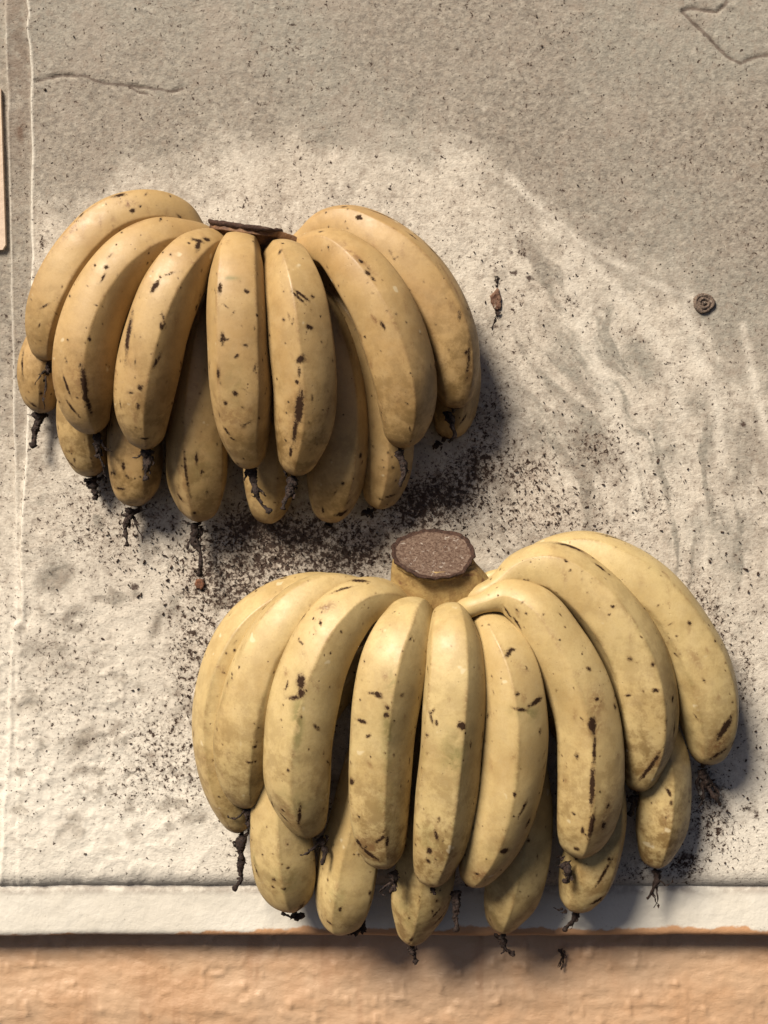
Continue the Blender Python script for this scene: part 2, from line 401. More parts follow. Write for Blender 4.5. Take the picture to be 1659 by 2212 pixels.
    dn(1060, 920, 60, 170, 0, .62); dn(1040, 1010, 110, 70, -30, .85); dn(330, 1110, 150, 60, 20, .55); dn(1150, 1110, 170, 95, 0, .60)
    dn(1280, 965, 110, 90, 0, .55); dn(1250, 1130, 150, 60, 10, .5); dn(420, 1390, 80, 210, 5, .66); dn(350, 1640, 170, 190, 0, .55)
    dn(1530, 1340, 60, 160, -20, .62); dn(1610, 1440, 35, 140, 0, .55); dn(1530, 1760, 70, 90, -20, .75); dn(1480, 1870, 60, 45, -20, .8)
    dn(230, 1130, 200, 150, 0, .52); dn(140, 1450, 160, 220, 0, .40); dn(500, 1830, 70, 60, 0, .35); dn(1120, 650, 40, 40, 0, .5); dn(1230, 655, 40, 22, 30, .45); dn(1125, 530, 14, 40, 0, .7)
    dn(1390, 1120, 120, 120, 0, .40); dn(1620, 1750, 30, 30, 0, .5); dn(700, 470, 180, 60, 0, .33); dn(530, 440, 20, 26, 0, .6); dn(90, 530, 14, 24, 0, .7); dn(85, 480, 14, 10, 0, .7)
    dn(350, 1880, 400, 25, 0, .28); dn(1380, 1880, 100, 40, 0, .5)
    dens *= 1 - .55*sst(1700, 1850, py)*sst(560, 300, px)
    stain = np.zeros_like(px)
    for (x, y, rx, ry, a, k) in ((540, 1130, 120, 38, 5, .62), (700, 1145, 130, 26, 0, .5), (930, 1060, 90, 55, -35, .62), (1010, 985, 50, 50, 0, .5), (500, 1280, 36, 42, 0, .45), (470, 1190, 50, 34, 0, .42),
                                 (1070, 585, 8, 6, 0, .8), (1112, 590, 14, 8, 0, .95), (1145, 600, 14, 8, 0, .9), (1240, 655, 6, 6, 0, .8), (1068, 706, 12, 7, 0, .9), (1207, 917, 1, 1, 0, 0), (1606, 918, 11, 9, 0, .95), (1105, 545, 8, 12, 0, .7),
                                 (290, 1266, 14, 12, 0, .9), (1634, 1758, 8, 18, 0, .95), (412, 1690, 9, 28, 0, .75), (300, 1690, 6, 5, 0, .4), (310, 1755, 14, 12, 40, .5), (65, 1325, 10, 4, -30, .7), (400, 1405, 5, 34, 12, .6),
                                 (1535, 1700, 36, 70, -30, .85), (1500, 1800, 20, 40, 0, .65), (1480, 1850, 26, 16, -20, .85), (1380, 1850, 60, 16, 0, .6), (220, 1020, 20, 30, 0, .4), (100, 500, 10, 9, 0, .7), (88, 560, 12, 8, 0, .5)):
        stain = np.maximum(stain, k*blob(px, py, x, y, rx, ry, a))
    pale = np.clip(sst(1250, 1800, py)*.75 + sst(1050, 1350, py)*sst(620, 200, px)*.3, 0, 1)
    pale = np.maximum(pale, np.exp(-((px-E1-2)/3.2)**2)*.9); pale = np.maximum(pale, np.exp(-((px-E2-1)/3)**2)*.7)
    # clean wiped streaks between the film patches
    for pts, w in (([(1230, 560), (1260, 700), (1330, 880), (1370, 1040), (1400, 1200)], 20), ([(1480, 660), (1500, 760), (1545, 880), (1560, 1000)], 14), ([(1180, 480), (1330, 620), (1440, 760), (1470, 900)], 12),
                   ([(1600, 700), (1625, 830), (1659, 930)], 10), ([(1100, 380), (1250, 520), (1400, 610), (1520, 650)], 9)):
        d_ = dist_poly(px + warp*.2, py, pts)
        k = np.exp(-(d_/w)**2); k = k*(.55+.45*fbm(px/22, py/22, 88, 3)+.2); pale = np.maximum(pale, k*.42); grey = grey*(1-np.clip(k, 0, 1)*.85)
    rust = np.where(strip & (py < 600) & (px > E2), .45*blob(px, py, 35, 60, 60, 150)+.9*blob(px, py, 42, 282, 9, 18)+.35*blob(px, py, 36, 250, 40, 200), 0)
    n0, n1 = X.shape
    pale = pale*np.clip(1-1.3*grey*(py > 1000), 0, 1)
    idx = np.arange(n0*n1).reshape(n0, n1)
    F = np.stack([idx[:-1, :-1].ravel(), idx[1:, :-1].ravel(), idx[1:, 1:].ravel(), idx[:-1, 1:].ravel()], 1)
    V = np.stack([X.ravel(), Y.ravel(), Z.ravel()], 1)
    crk = np.maximum(g, .45*np.exp(-(sc/2.5)**2)*(.5+.5*fbm(px/7, py/7, 7, 2)))
    me = mesh_np('plaster_wall', V, F, M_WALL, dict(grey=np.clip(grey, 0, 1.2), speck=np.clip(dens, 0, 1), stain=stain, crack=crk, pale=pale, rust=rust))
    return me, (xs, zs)

wall = tag(link('plaster_wall', build_wall()[0]), 'old off-white painted plaster wall with grey film, cracks and black mould specks, the bananas hang on it', 'wall')
def wall_y(x, z): return 0.0

def sheet(name, prof, step, mat, fn, xs=None):
    """a strip running along x: prof = list of (y, z) from top to bottom; fn gives attributes and relief"""
    prof = np.array(prof, float)
    seg = np.r_[0, np.cumsum(np.hypot(*np.diff(prof, axis=0).T))]
    t = np.arange(0, seg[-1], step); t = np.r_[t, seg[-1]]
    yy = np.interp(t, seg, prof[:, 0]); zz = np.interp(t, seg, prof[:, 1])
    ty, tz = np.gradient(yy, t), np.gradient(zz, t)
    l = np.hypot(ty, tz); NYv, NZv = tz/l, -ty/l
    xs = axis_pts(-.252, .252, .0013, [.02, .06, .15, .35])
    X, Z = np.meshgrid(xs, zz); Y = np.repeat(yy[:, None], len(xs), 1)
    px, py = proj(np.stack([X.ravel(), Y.ravel(), Z.ravel()], 1)); px = px.reshape(X.shape); py = py.reshape(X.shape)
    relief, attrs, dz = fn(px, py, X, Z)
    Y = Y + NYv[:, None]*relief; Z = Z + NZv[:, None]*relief + dz
    n0, n1 = X.shape; idx = np.arange(n0*n1).reshape(n0, n1)
    F = np.stack([idx[:-1, :-1].ravel(), idx[1:, :-1].ravel(), idx[1:, 1:].ravel(), idx[:-1, 1:].ravel()], 1)
    return mesh_np(name, np.stack([X.ravel(), Y.ravel(), Z.ravel()], 1), F, mat, attrs)

ZB = Z_NOSE - RN                                     # lower lip of the wall
TY = .0060
ZT = P(0, 2026, -TY)[2]                              # lower edge of the white trim
def trim_fn(px, py, X, Z):
    rel = fbm(X/.05, Z/.03, 201, 3)*.0008 + fbm(X/.012, Z/.012, 205, 3)*.0004
    dz = fbm(px/300, py*0, 211, 3)*.0011
    org = sst(1975, 2040, py + 15*sst(330, 620, px) - 9)*.9
    grey = sst(1940, 1922, py)*.5
    return rel, dict(orange=org, grey=grey), dz
r_ = .005
prof = [(TY+.004, ZB+.012), (TY+.001, ZB+.004), (TY, ZB), (TY, ZT+r_)] + [(TY+r_*(1-math.cos(a)), ZT+r_-r_*math.sin(a)) for a in np.linspace(.2, R(90), 6)] + [(TY+.03, ZT)]
trim = tag(link('white_trim', sheet('white_trim', prof, .0012, M_TRIM, trim_fn)), 'white painted trim strip between the wall above and the orange strip below', 'trim')

OY = .029
def or_fn(px, py, X, Z):
    rel = fbm(X/.06+3, Z/.02, 301, 3)*.0012 + fbm(X/.013, Z/.007, 305, 4, .6)*.0011 + np.clip(fbm(X/.006, Z/.006, 309, 2)-.35, 0, 1)*.0028
    return rel, {}, rel*0
prof = [(OY, ZT+.01), (OY, ZT-.012), (OY-.006, ZT-.05), (OY-.010, ZT-.12), (OY-.012, ZT-.5)]
orange = tag(link('orange_wall', sheet('orange_wall', prof, .0016, M_ORANGE, or_fn)), 'orange painted wall base with bumpy brushwork under the white trim', 'wall')

# ------------------------------------------------------------------ sliver of a cream board at the left edge
def box_mesh(name, x0, x1, y0, y1, z0, z1, mat, bev=.0008):
    import bmesh
    bm = bmesh.new(); bmesh.ops.create_cube(bm, size=1)
    for v in bm.verts: v.co = Vector(((x0+x1)/2 + v.co.x*(x1-x0), (y0+y1)/2 + v.co.y*(y1-y0), (z0+z1)/2 + v.co.z*(z1-z0)))
    bmesh.ops.bevel(bm, geom=list(bm.edges), offset=bev, segments=2, affect='EDGES')
    me = bpy.data.meshes.new(name); bm.to_mesh(me); bm.free(); me.materials.append(mat); return me
def tilted_board():
    a = P(-1, 190, -.0045); b = P(14, 528, -.0045); c = P(0, 536, .002)
    pts = [(-.60, a[2]+.0), (a[0], a[2]), (b[0]-.0012, b[2]), (c[0]-.001, c[2]), (-.60, c[2]-.01)]
    n = len(pts); vs = [(x, .0065, z) for x, z in pts] + [(x, .018, z) for x, z in pts]
    fs = [list(range(n-1, -1, -1)), list(range(n, 2*n))] + [[i, (i+1) % n, n+(i+1) % n, n+i] for i in range(n)]
    me = mesh_np('cream_board', vs, fs, M_CREAM, smooth=False)
    return me
tag(link('cream_board', tilted_board()), 'sliver of a cream board at the far left edge beside the wall rim', 'board')

# ------------------------------------------------------------------ bananas
def catmull(ctrl, n):
    C = np.array(ctrl, float)
    d = np.r_[0, np.cumsum(np.maximum(np.linalg.norm(np.diff(C[:, :3], axis=0), axis=1), 1e-4)**.5)]
    C2 = np.vstack([2*C[0]-C[1], C, 2*C[-1]-C[-2]]); d2 = np.r_[-(d[1]-d[0]), d, 2*d[-1]-d[-2]]
    ts = np.linspace(0, d[-1], n); out = np.empty((n, C.shape[1]))
    for i, t in enumerate(ts):
        k = min(max(np.searchsorted(d, t, 'right')-1, 0), len(d)-2)
        t0, t1, t2, t3 = d2[k:k+4]; p0, p1, p2, p3 = C2[k:k+4]
        A1 = (t1-t)/(t1-t0)*p0+(t-t0)/(t1-t0)*p1; A2 = (t2-t)/(t2-t1)*p1+(t-t1)/(t2-t1)*p2; A3 = (t3-t)/(t3-t2)*p2+(t-t2)/(t3-t2)*p3
        B1 = (t2-t)/(t2-t0)*A1+(t-t0)/(t2-t0)*A2; B2 = (t3-t)/(t3-t1)*A2+(t-t1)/(t3-t1)*A3
        out[i] = (t2-t)/(t2-t1)*B1+(t-t1)/(t2-t1)*B2
    return out

NS, NR = 96, 210
def banana_mesh(ctrl, ridge, tone, marks, idx):
    """ctrl: (px, py, h_mm, width_px) from the crown to the tip"""
    rg = np.random.default_rng(1000+idx)
    pts = []
    for i_, (px, py, h, w) in enumerate(ctrl):
        f_ = i_/(len(ctrl)-1); h = h - 7*max(0, (f_-.5)/.5)**1.5 + 3*math.exp(-((f_-.42)/.16)**2)
        p = P(px, py, h/1000); pts.append((*p, w/2*mpp(h/1000)))
    q = catmull(pts, 900)
    L = np.r_[0, np.cumsum(np.linalg.norm(np.diff(q[:, :3], axis=0), axis=1))]
    s = np.linspace(0, L[-1], NR)
    c = np.stack([np.interp(s, L, q[:, k]) for k in range(4)], 1)
    for _ in range(3): c[1:-1] = .25*c[:-2] + .5*c[1:-1] + .25*c[2:]
    r = np.clip(c[:, 3], .0012, None); c = c[:, :3]
    T = np.gradient(c, axis=0); T /= np.linalg.norm(T, axis=1)[:, None]
    mid = NR//2
    Fv = np.empty((NR, 3)); f = CP - c[mid]; f -= T[mid]*(f @ T[mid]); f /= np.linalg.norm(f); Fv[mid] = f
    for rngk in (range(mid+1, NR), range(mid-1, -1, -1)):
        g = Fv[mid].copy()
        for i in rngk:
            g = g - T[i]*(g @ T[i]); g /= np.linalg.norm(g); Fv[i] = g
    Sv = np.cross(Fv, T)
    if Sv[mid][0] < 0: Sv = -Sv
    # the tip closes over its last half radius
    u = np.linspace(0, 1, NR); total = s[-1]
    te = (total - s)/(r[-1]*1.1); close = np.where(te < 1, np.sqrt(np.clip(1-(1-te)**2, 0, 1))*.72+.28, 1)
    r = r*close
    a = np.linspace(-1, 1, NS, endpoint=False)
    th = math.pi*(a*.62 + .38*a**3)                   # more vertices on the side we see
    phi = math.asin(max(-.95, min(.95, ridge)))
    env = sst(.06, .25, u)*(.55+.45*sst(1.0, .86, u))
    amp = (.046 + .012*np.sin(u*5+rg.uniform(0, 6)))*env
    drift = .10*np.sin(u*3.3+rg.uniform(0, 6))
    A = th[None, :] - phi - drift[:, None]
    sharp = np.maximum(0, np.cos(2.5*A % (2*math.pi)))
    fold = np.mod(A, 2*math.pi/5) - math.pi/5
    poly = math.cos(math.pi/5)/np.cos(fold)
    rad = 1 + (amp*10.5)[:, None]*(poly - .90) + .10*amp[:, None]*np.cos(5*A)
    rad *= 1 + .016*np.sin(u*9+rg.uniform(0, 6))[:, None]*np.cos(th+rg.uniform(0, 6))[None, :] + .010*np.sin(u*23+rg.uniform(0, 6))[:, None]*np.cos(2*th+rg.uniform(0, 6))[None, :]
    V = c[:, None, :] + r[:, None, None]*rad[:, :, None]*(np.cos(th)[None, :, None]*Fv[:, None, :] + np.sin(th)[None, :, None]*Sv[:, None, :])
    flat = V.reshape(-1, 3)
    idxm = np.arange(NR*NS).reshape(NR, NS)
    nxt = np.roll(idxm, -1, 1)
    F = np.stack([idxm[:-1].ravel(), nxt[:-1].ravel(), nxt[1:].ravel(), idxm[1:].ravel()], 1)
    # end caps: a centre vertex each, as degenerate-free fans of quads -> use two extra tiny rings
    caps = []
    for ring, cc, tt in ((0, c[0], -T[0]), (NR-1, c[-1], T[-1])):
        small = cc + (V[ring]-cc)*.12 + tt*r[ring]*.35; caps.append(small)
    Vall = np.vstack([flat, caps[0], caps[1]])
    b0 = NR*NS; b1 = b0+NS; k = np.arange(NS); k2 = (k+1) % NS
    Fc = np.vstack([np.stack([b0+k, b0+k2, k2, k], 1), np.stack([idxm[-1][k], idxm[-1][k2], b1+k2, b1+k], 1)])
    F = np.vstack([F, Fc])
    # blemishes
    n = len(Vall); mark = np.zeros(n); green = np.zeros(n); scar = np.zeros(n)
    fx, fy = proj(Vall); front = np.zeros(n, bool)
    cosv = np.cos(th)[None, :].repeat(NR, 0).ravel(); front[:NR*NS] = cosv > .02
    def put(arr, x, y, ln, wd, ang, k):
        dd = np.hypot(fx-x, fy-y); dd[~front] = 1e9
        i = int(np.argmin(dd))
        if dd[i] > 14: return
        p0 = Vall[i]; ca, sa = math.cos(R(ang)), math.sin(R(ang))
        # direction laid into the skin
        tn = T[min(i//NS, NR-1)]; nn = p0 - c[min(i//NS, NR-1)]; nn /= np.linalg.norm(nn)
        dv = np.array([ca, 0, -sa]); dv -= nn*(dv @ nn); dv /= np.linalg.norm(dv); ov = np.cross(nn, dv)
        q_ = Vall - p0; m = mpp(.04)
        e = ((q_ @ dv)/(ln*m/2+.0004))**2 + ((q_ @ ov)/(wd*m/2+.0004))**2 + ((q_ @ nn)/.012)**2
        arr[:] = np.maximum(arr, k*np.exp(-e*.9))
    for m_ in marks:
        kind = m_[0]; x, y, ln, wd, ang = m_[1:6]; k = m_[6] if len(m_) > 6 else 1.0
        put({'d': mark, 'g': green, 's': scar}[kind], x, y, ln, wd, ang, k)
    # small random nicks, mostly along the edges of the fruit
    for _ in range(44):
        i = rg.integers(int(NR*.15), int(NR*.97)); jr = rg.choice([-2, -1, 0, 1, 2])
        tgt = phi + drift[i] + jr*2*math.pi/5 + rg.normal(0, .10 if rg.random() < .6 else .5)
        j_ = int(np.argmin(np.abs(th-((tgt+math.pi) % (2*math.pi)-math.pi))))
        p0 = V[i, j_]; x, y = proj(p0[None]); big = rg.random()
        put(mark, x[0], y[0], rg.uniform(2, 6) + (10 if big > .85 else 0), rg.uniform(1.2, 3.2), rg.uniform(20, 140), rg.uniform(.30, .85))
    for _ in range(11):
        i = rg.integers(int(NR*.2), int(NR*.95)); j_ = rg.integers(20, 76); x, y = proj(V[i, j_][None])
        put(scar, x[0], y[0], rg.uniform(8, 30), rg.uniform(4, 10), rg.uniform(50, 110), rg.uniform(.3, .7))
    U = np.r_[np.repeat(u, NS), np.zeros(NS), np.ones(NS)]
    tipd = np.clip(1 - (1-U)*total/.0035, 0, 1)
    mark = np.maximum(mark, tipd*1.3)
    scar = np.maximum(scar, np.clip(1-(1-U)*total/.010, 0, 1)*.7)
    ridge_line = np.zeros(n); ridge_line[:NR*NS] = (np.clip(np.cos(5*A), 0, 1)**14*env[:, None]).ravel()
    rn = np.repeat(.5+.5*np.sin(u*17+rg.uniform(0, 6))*np.sin(u*41+rg.uniform(0, 6)), NS)
    scar[:NR*NS] = np.maximum(scar[:NR*NS], ridge_line[:NR*NS]*rn*.55)
    if tone > .6: green[:NR*NS] = np.maximum(green[:NR*NS], ridge_line[:NR*NS]*(.25+.3*rn)*sst(.35, .6, np.repeat(u, NS)))
    green = np.maximum(green, .22*sst(.75, .95, U)*tone)
    dirt = .25 + .75*sst(.5, 1.0, U); dirt *= rg.uniform(.45, 1.0)
    tn_ = np.clip(tone + rg.uniform(-.12, .12), 0, 1)
    me = mesh_np('banana', Vall, F, M_SKIN, dict(tone=np.full(n, tn_), mark=mark, green=green, scar=scar, dirt=dirt, seed=np.full(n, idx*3.17)))
    return me, c[-1], T[-1], r[-1]

def tube_into(V, F, path, radii, seg=6, jit=.25, rg=None):
    path = np.array(path, float); n = len(path); T = np.gradient(path, axis=0)
    T /= (np.linalg.norm(T, axis=1)[:, None]+1e-9)
    up = np.array([.3, -.9, .2]); base = len(V)
    for i in range(n):
        a = np.cross(T[i], up); a /= np.linalg.norm(a)+1e-9; b = np.cross(T[i], a)
        for k in range(seg):
            t = 2*math.pi*k/seg + i*.35; rr = radii[i]*(1+rg.uniform(-jit, jit))
            V.append(path[i] + rr*(math.cos(t)*a + .62*math.sin(t)*b))
    for i in range(n-1):
        for k in range(seg):
            F.append([base+i*seg+k, base+i*seg+(k+1) % seg, base+(i+1)*seg+(k+1) % seg, base+(i+1)*seg+k])
    F.append([base+k for k in range(seg)][::-1]); F.append([base+(n-1)*seg+k for k in range(seg)])

def smooth_path(pts, n):
    return catmull([(*p, 0) for p in pts], n)[:, :3]

def dried_mesh(paths, h, idx, thick=1.0, name='dried_flower_tip'):
    """paths: lists of pixel points; the first is the main stalk"""
    rg = np.random.default_rng(5000+idx); V, F = [], []
    if h > 0: h -= 6.5
    for pi, path in enumerate(paths):
        L = sum(math.hypot(b[0]-a[0], b[1]-a[1]) for a, b in zip(path[:-1], path[1:]))
        n = max(10, int(L/3.2))
        strands = (5 if pi == 0 else 2)
        for sN in range(strands):
            off = rg.normal(0, 2.8 if pi == 0 else 1.0, 2); keep = 1.0 if sN == 0 else rg.uniform(.35, .95)
            pts = []
            m = len(path)
            for j, (x, y) in enumerate(path):
                f = 1 - .55*j/(m-1)
                hh = h/1000 + rg.normal(0, .0008) + .0004*j
                pts.append(P(x+off[0]*f+rg.normal(0, 1.0), y+off[1]*.3+rg.normal(0, .8), hh))
            sp = smooth_path(pts, n)
            cut = max(5, int(n*keep)); sp = sp[:cut]
            t = np.linspace(0, 1, cut)
            wob = np.stack([np.sin(t*rg.uniform(6, 13)+rg.uniform(0, 6)), np.sin(t*rg.uniform(6, 13)+rg.uniform(0, 6)), np.zeros(cut)], 1)*.0007*t[:, None]
            sp = sp + wob
            rad = (.00150 if pi == 0 else .00070)*thick*(1.05-.72*t)*(1+.4*np.sin(t*rg.uniform(10, 22)+rg.uniform(0, 6)))
            if sN == 0 and pi == 0: rad = rad*1.25; rad[-3:] *= 1.9
            tube_into(V, F, sp, np.clip(rad, .00018, None), 6, .28, rg)
    # a few curled flakes at the base and along the stalk
    for _ in range(int(6*thick)):
        p = V[rg.integers(0, len(V))]; a = rg.normal(0, 1, 3); a /= np.linalg.norm(a); b = np.cross(a, rg.normal(0, 1, 3)); b /= np.linalg.norm(b)
        l = rg.uniform(.0012, .0035); w = rg.uniform(.0006, .0014); base = len(V); cc = np.cross(a, b)
        for t in range(5):
            tt = t/4; V.append(p + a*l*tt + cc*l*.35*tt*tt - b*w*(1-tt*.7)); V.append(p + a*l*tt + cc*l*.35*tt*tt + b*w*(1-tt*.7)); 
        for t in range(4): F.append([base+2*t, base+2*t+1, base+2*t+3, base+2*t+2])
    return mesh_np(name, np.array(V), F, M_DRY)

def cap_mesh(c, t, r, idx):
    """ragged black remnant ring where the flower sat"""
    rg = np.random.default_rng(9000+idx); V, F = [], []
    a = np.cross(t, [0, 1, 0]); a /= np.linalg.norm(a)+1e-9; b = np.cross(t, a)
    seg, rings = 20, 5
    for j in range(rings):
        f = j/(rings-1)
        for k in range(seg):
            th = 2*math.pi*k/seg; rr = r*(.95 - .50*f)*(1+rg.uniform(-.16, .16)); V.append(c + t*(-.0012 + .0038*f + rg.uniform(-.0005, .0007)) + rr*(math.cos(th)*a + math.sin(th)*b))
    for j in range(rings-1):
        for k in range(seg): F.append([j*seg+k, j*seg+(k+1) % seg, (j+1)*seg+(k+1) % seg, (j+1)*seg+k])
    F.append([(rings-1)*seg+k for k in range(seg)])
    return V, F

def crown(cx, cy, h, rx, ry, tilt, roll, body, mat, idx, parent, origin):
    jk = .45 if idx == 1 else 1.0
    """cut face ellipse and the fleshy stub under it. body: (px, py, h_mm, rx_px, depth_mm)"""
    rg = np.random.default_rng(7000+idx); seg = 64
    C0 = P(cx, cy, h/1000); m = mpp(h/1000); cr, sr = math.cos(R(roll)), math.sin(R(roll))
    ex = np.array([cr, 0, -sr]); nrm0 = np.array([sr*math.cos(R(tilt)), -math.sin(R(tilt)), cr*math.cos(R(tilt))])
    ey = np.cross(nrm0, ex)
    RX, RY = rx*m, ry/1000
    ph = rg.uniform(0, 6, 4)
    th = np.linspace(0, 2*math.pi, seg, endpoint=False)
    irr = 1+.035*np.sin(2*th+ph[0])+.03*np.sin(3*th+ph[1])+.018*np.sin(7*th+ph[2])+.012*np.sin(17*th+ph[3])+rg.normal(0, .006, seg)
    def ring(f, up): return C0 + (RX*f*irr*np.cos(th))[:, None]*ex + (RY*f*irr*np.sin(th))[:, None]*ey + nrm0*up
    # stub
    rings = [ring(.93, -.0012), ring(.97, -.004)]
    for (bx, by, bh, brx, bd) in body:
        c_ = P(bx, by, bh/1000); mm = mpp(bh/1000)
        rings.append(c_ + (brx*mm*np.cos(th))[:, None]*np.array([1., 0, 0]) + (bd/1000*np.sin(th))[:, None]*np.array([0, -1., .15])*(-1 if ey[1] > 0 else 1))
    keys = np.array(rings); kt = np.linspace(0, 1, len(keys)); ts = np.linspace(0, 1, 30)
    out = np.empty((30, seg, 3))
    for k in range(seg):
        for d_ in range(3): out[:, k, d_] = np.interp(ts, kt, keys[:, k, d_])
    for _ in range(4): out[1:-1] = .25*out[:-2]+.5*out[1:-1]+.25*out[2:]
    wr = (.0005*np.sin(11*th+ph[3])+.0003*np.sin(23*th+ph[0]))[None, :, None]*(np.cos(th)[None, :, None]*np.array([1., 0, 0])+np.sin(th)[None, :, None]*np.array([0, -1., 0]))
    out += wr
    idm = np.arange(30*seg).reshape(30, seg); nx = np.roll(idm, -1, 1)
    F = np.stack([idm[:-1].ravel(), nx[:-1].ravel(), nx[1:].ravel(), idm[1:].ravel()], 1)
    me = mesh_np('crown', out.reshape(-1, 3), F, mat); centre(me, origin)
    o = link('crown', me, parent)
    # cut face with a raised ragged rim
    fs = [(.90, -.0022), (1.0, -.0010), (1.025, .0002), (1.0, .0010), (.955, .0007), (.91, .0001), (.7, .0000), (.5, .0003), (.3, .0001), (.12, .0002)]
    V = []
    for j, (f, up) in enumerate(fs):
        w = ring(f, up); jit = .0005*jk if j < 5 else .00025
        w += nrm0*rg.normal(0, jit, seg)[:, None]; V.append(w)
    V = np.vstack(V); nf = len(fs)
    idm = np.arange(nf*seg).reshape(nf, seg); nx = np.roll(idm, -1, 1)
    F = [list(map(int, f)) for f in np.stack([idm[:-1].ravel(), nx[:-1].ravel(), nx[1:].ravel(), idm[1:].ravel()], 1)]
    F.append([int(v) for v in idm[-1]])
    me = mesh_np('cut_face', V, F, M_CUT); me.materials.append(M_RIM); centre(me, origin)
    mi = np.zeros(len(me.polygons), dtype=np.int32); mi[:seg*5] = 1; me.polygons.foreach_set('material_index', mi)
    link('cut_face', me, o)

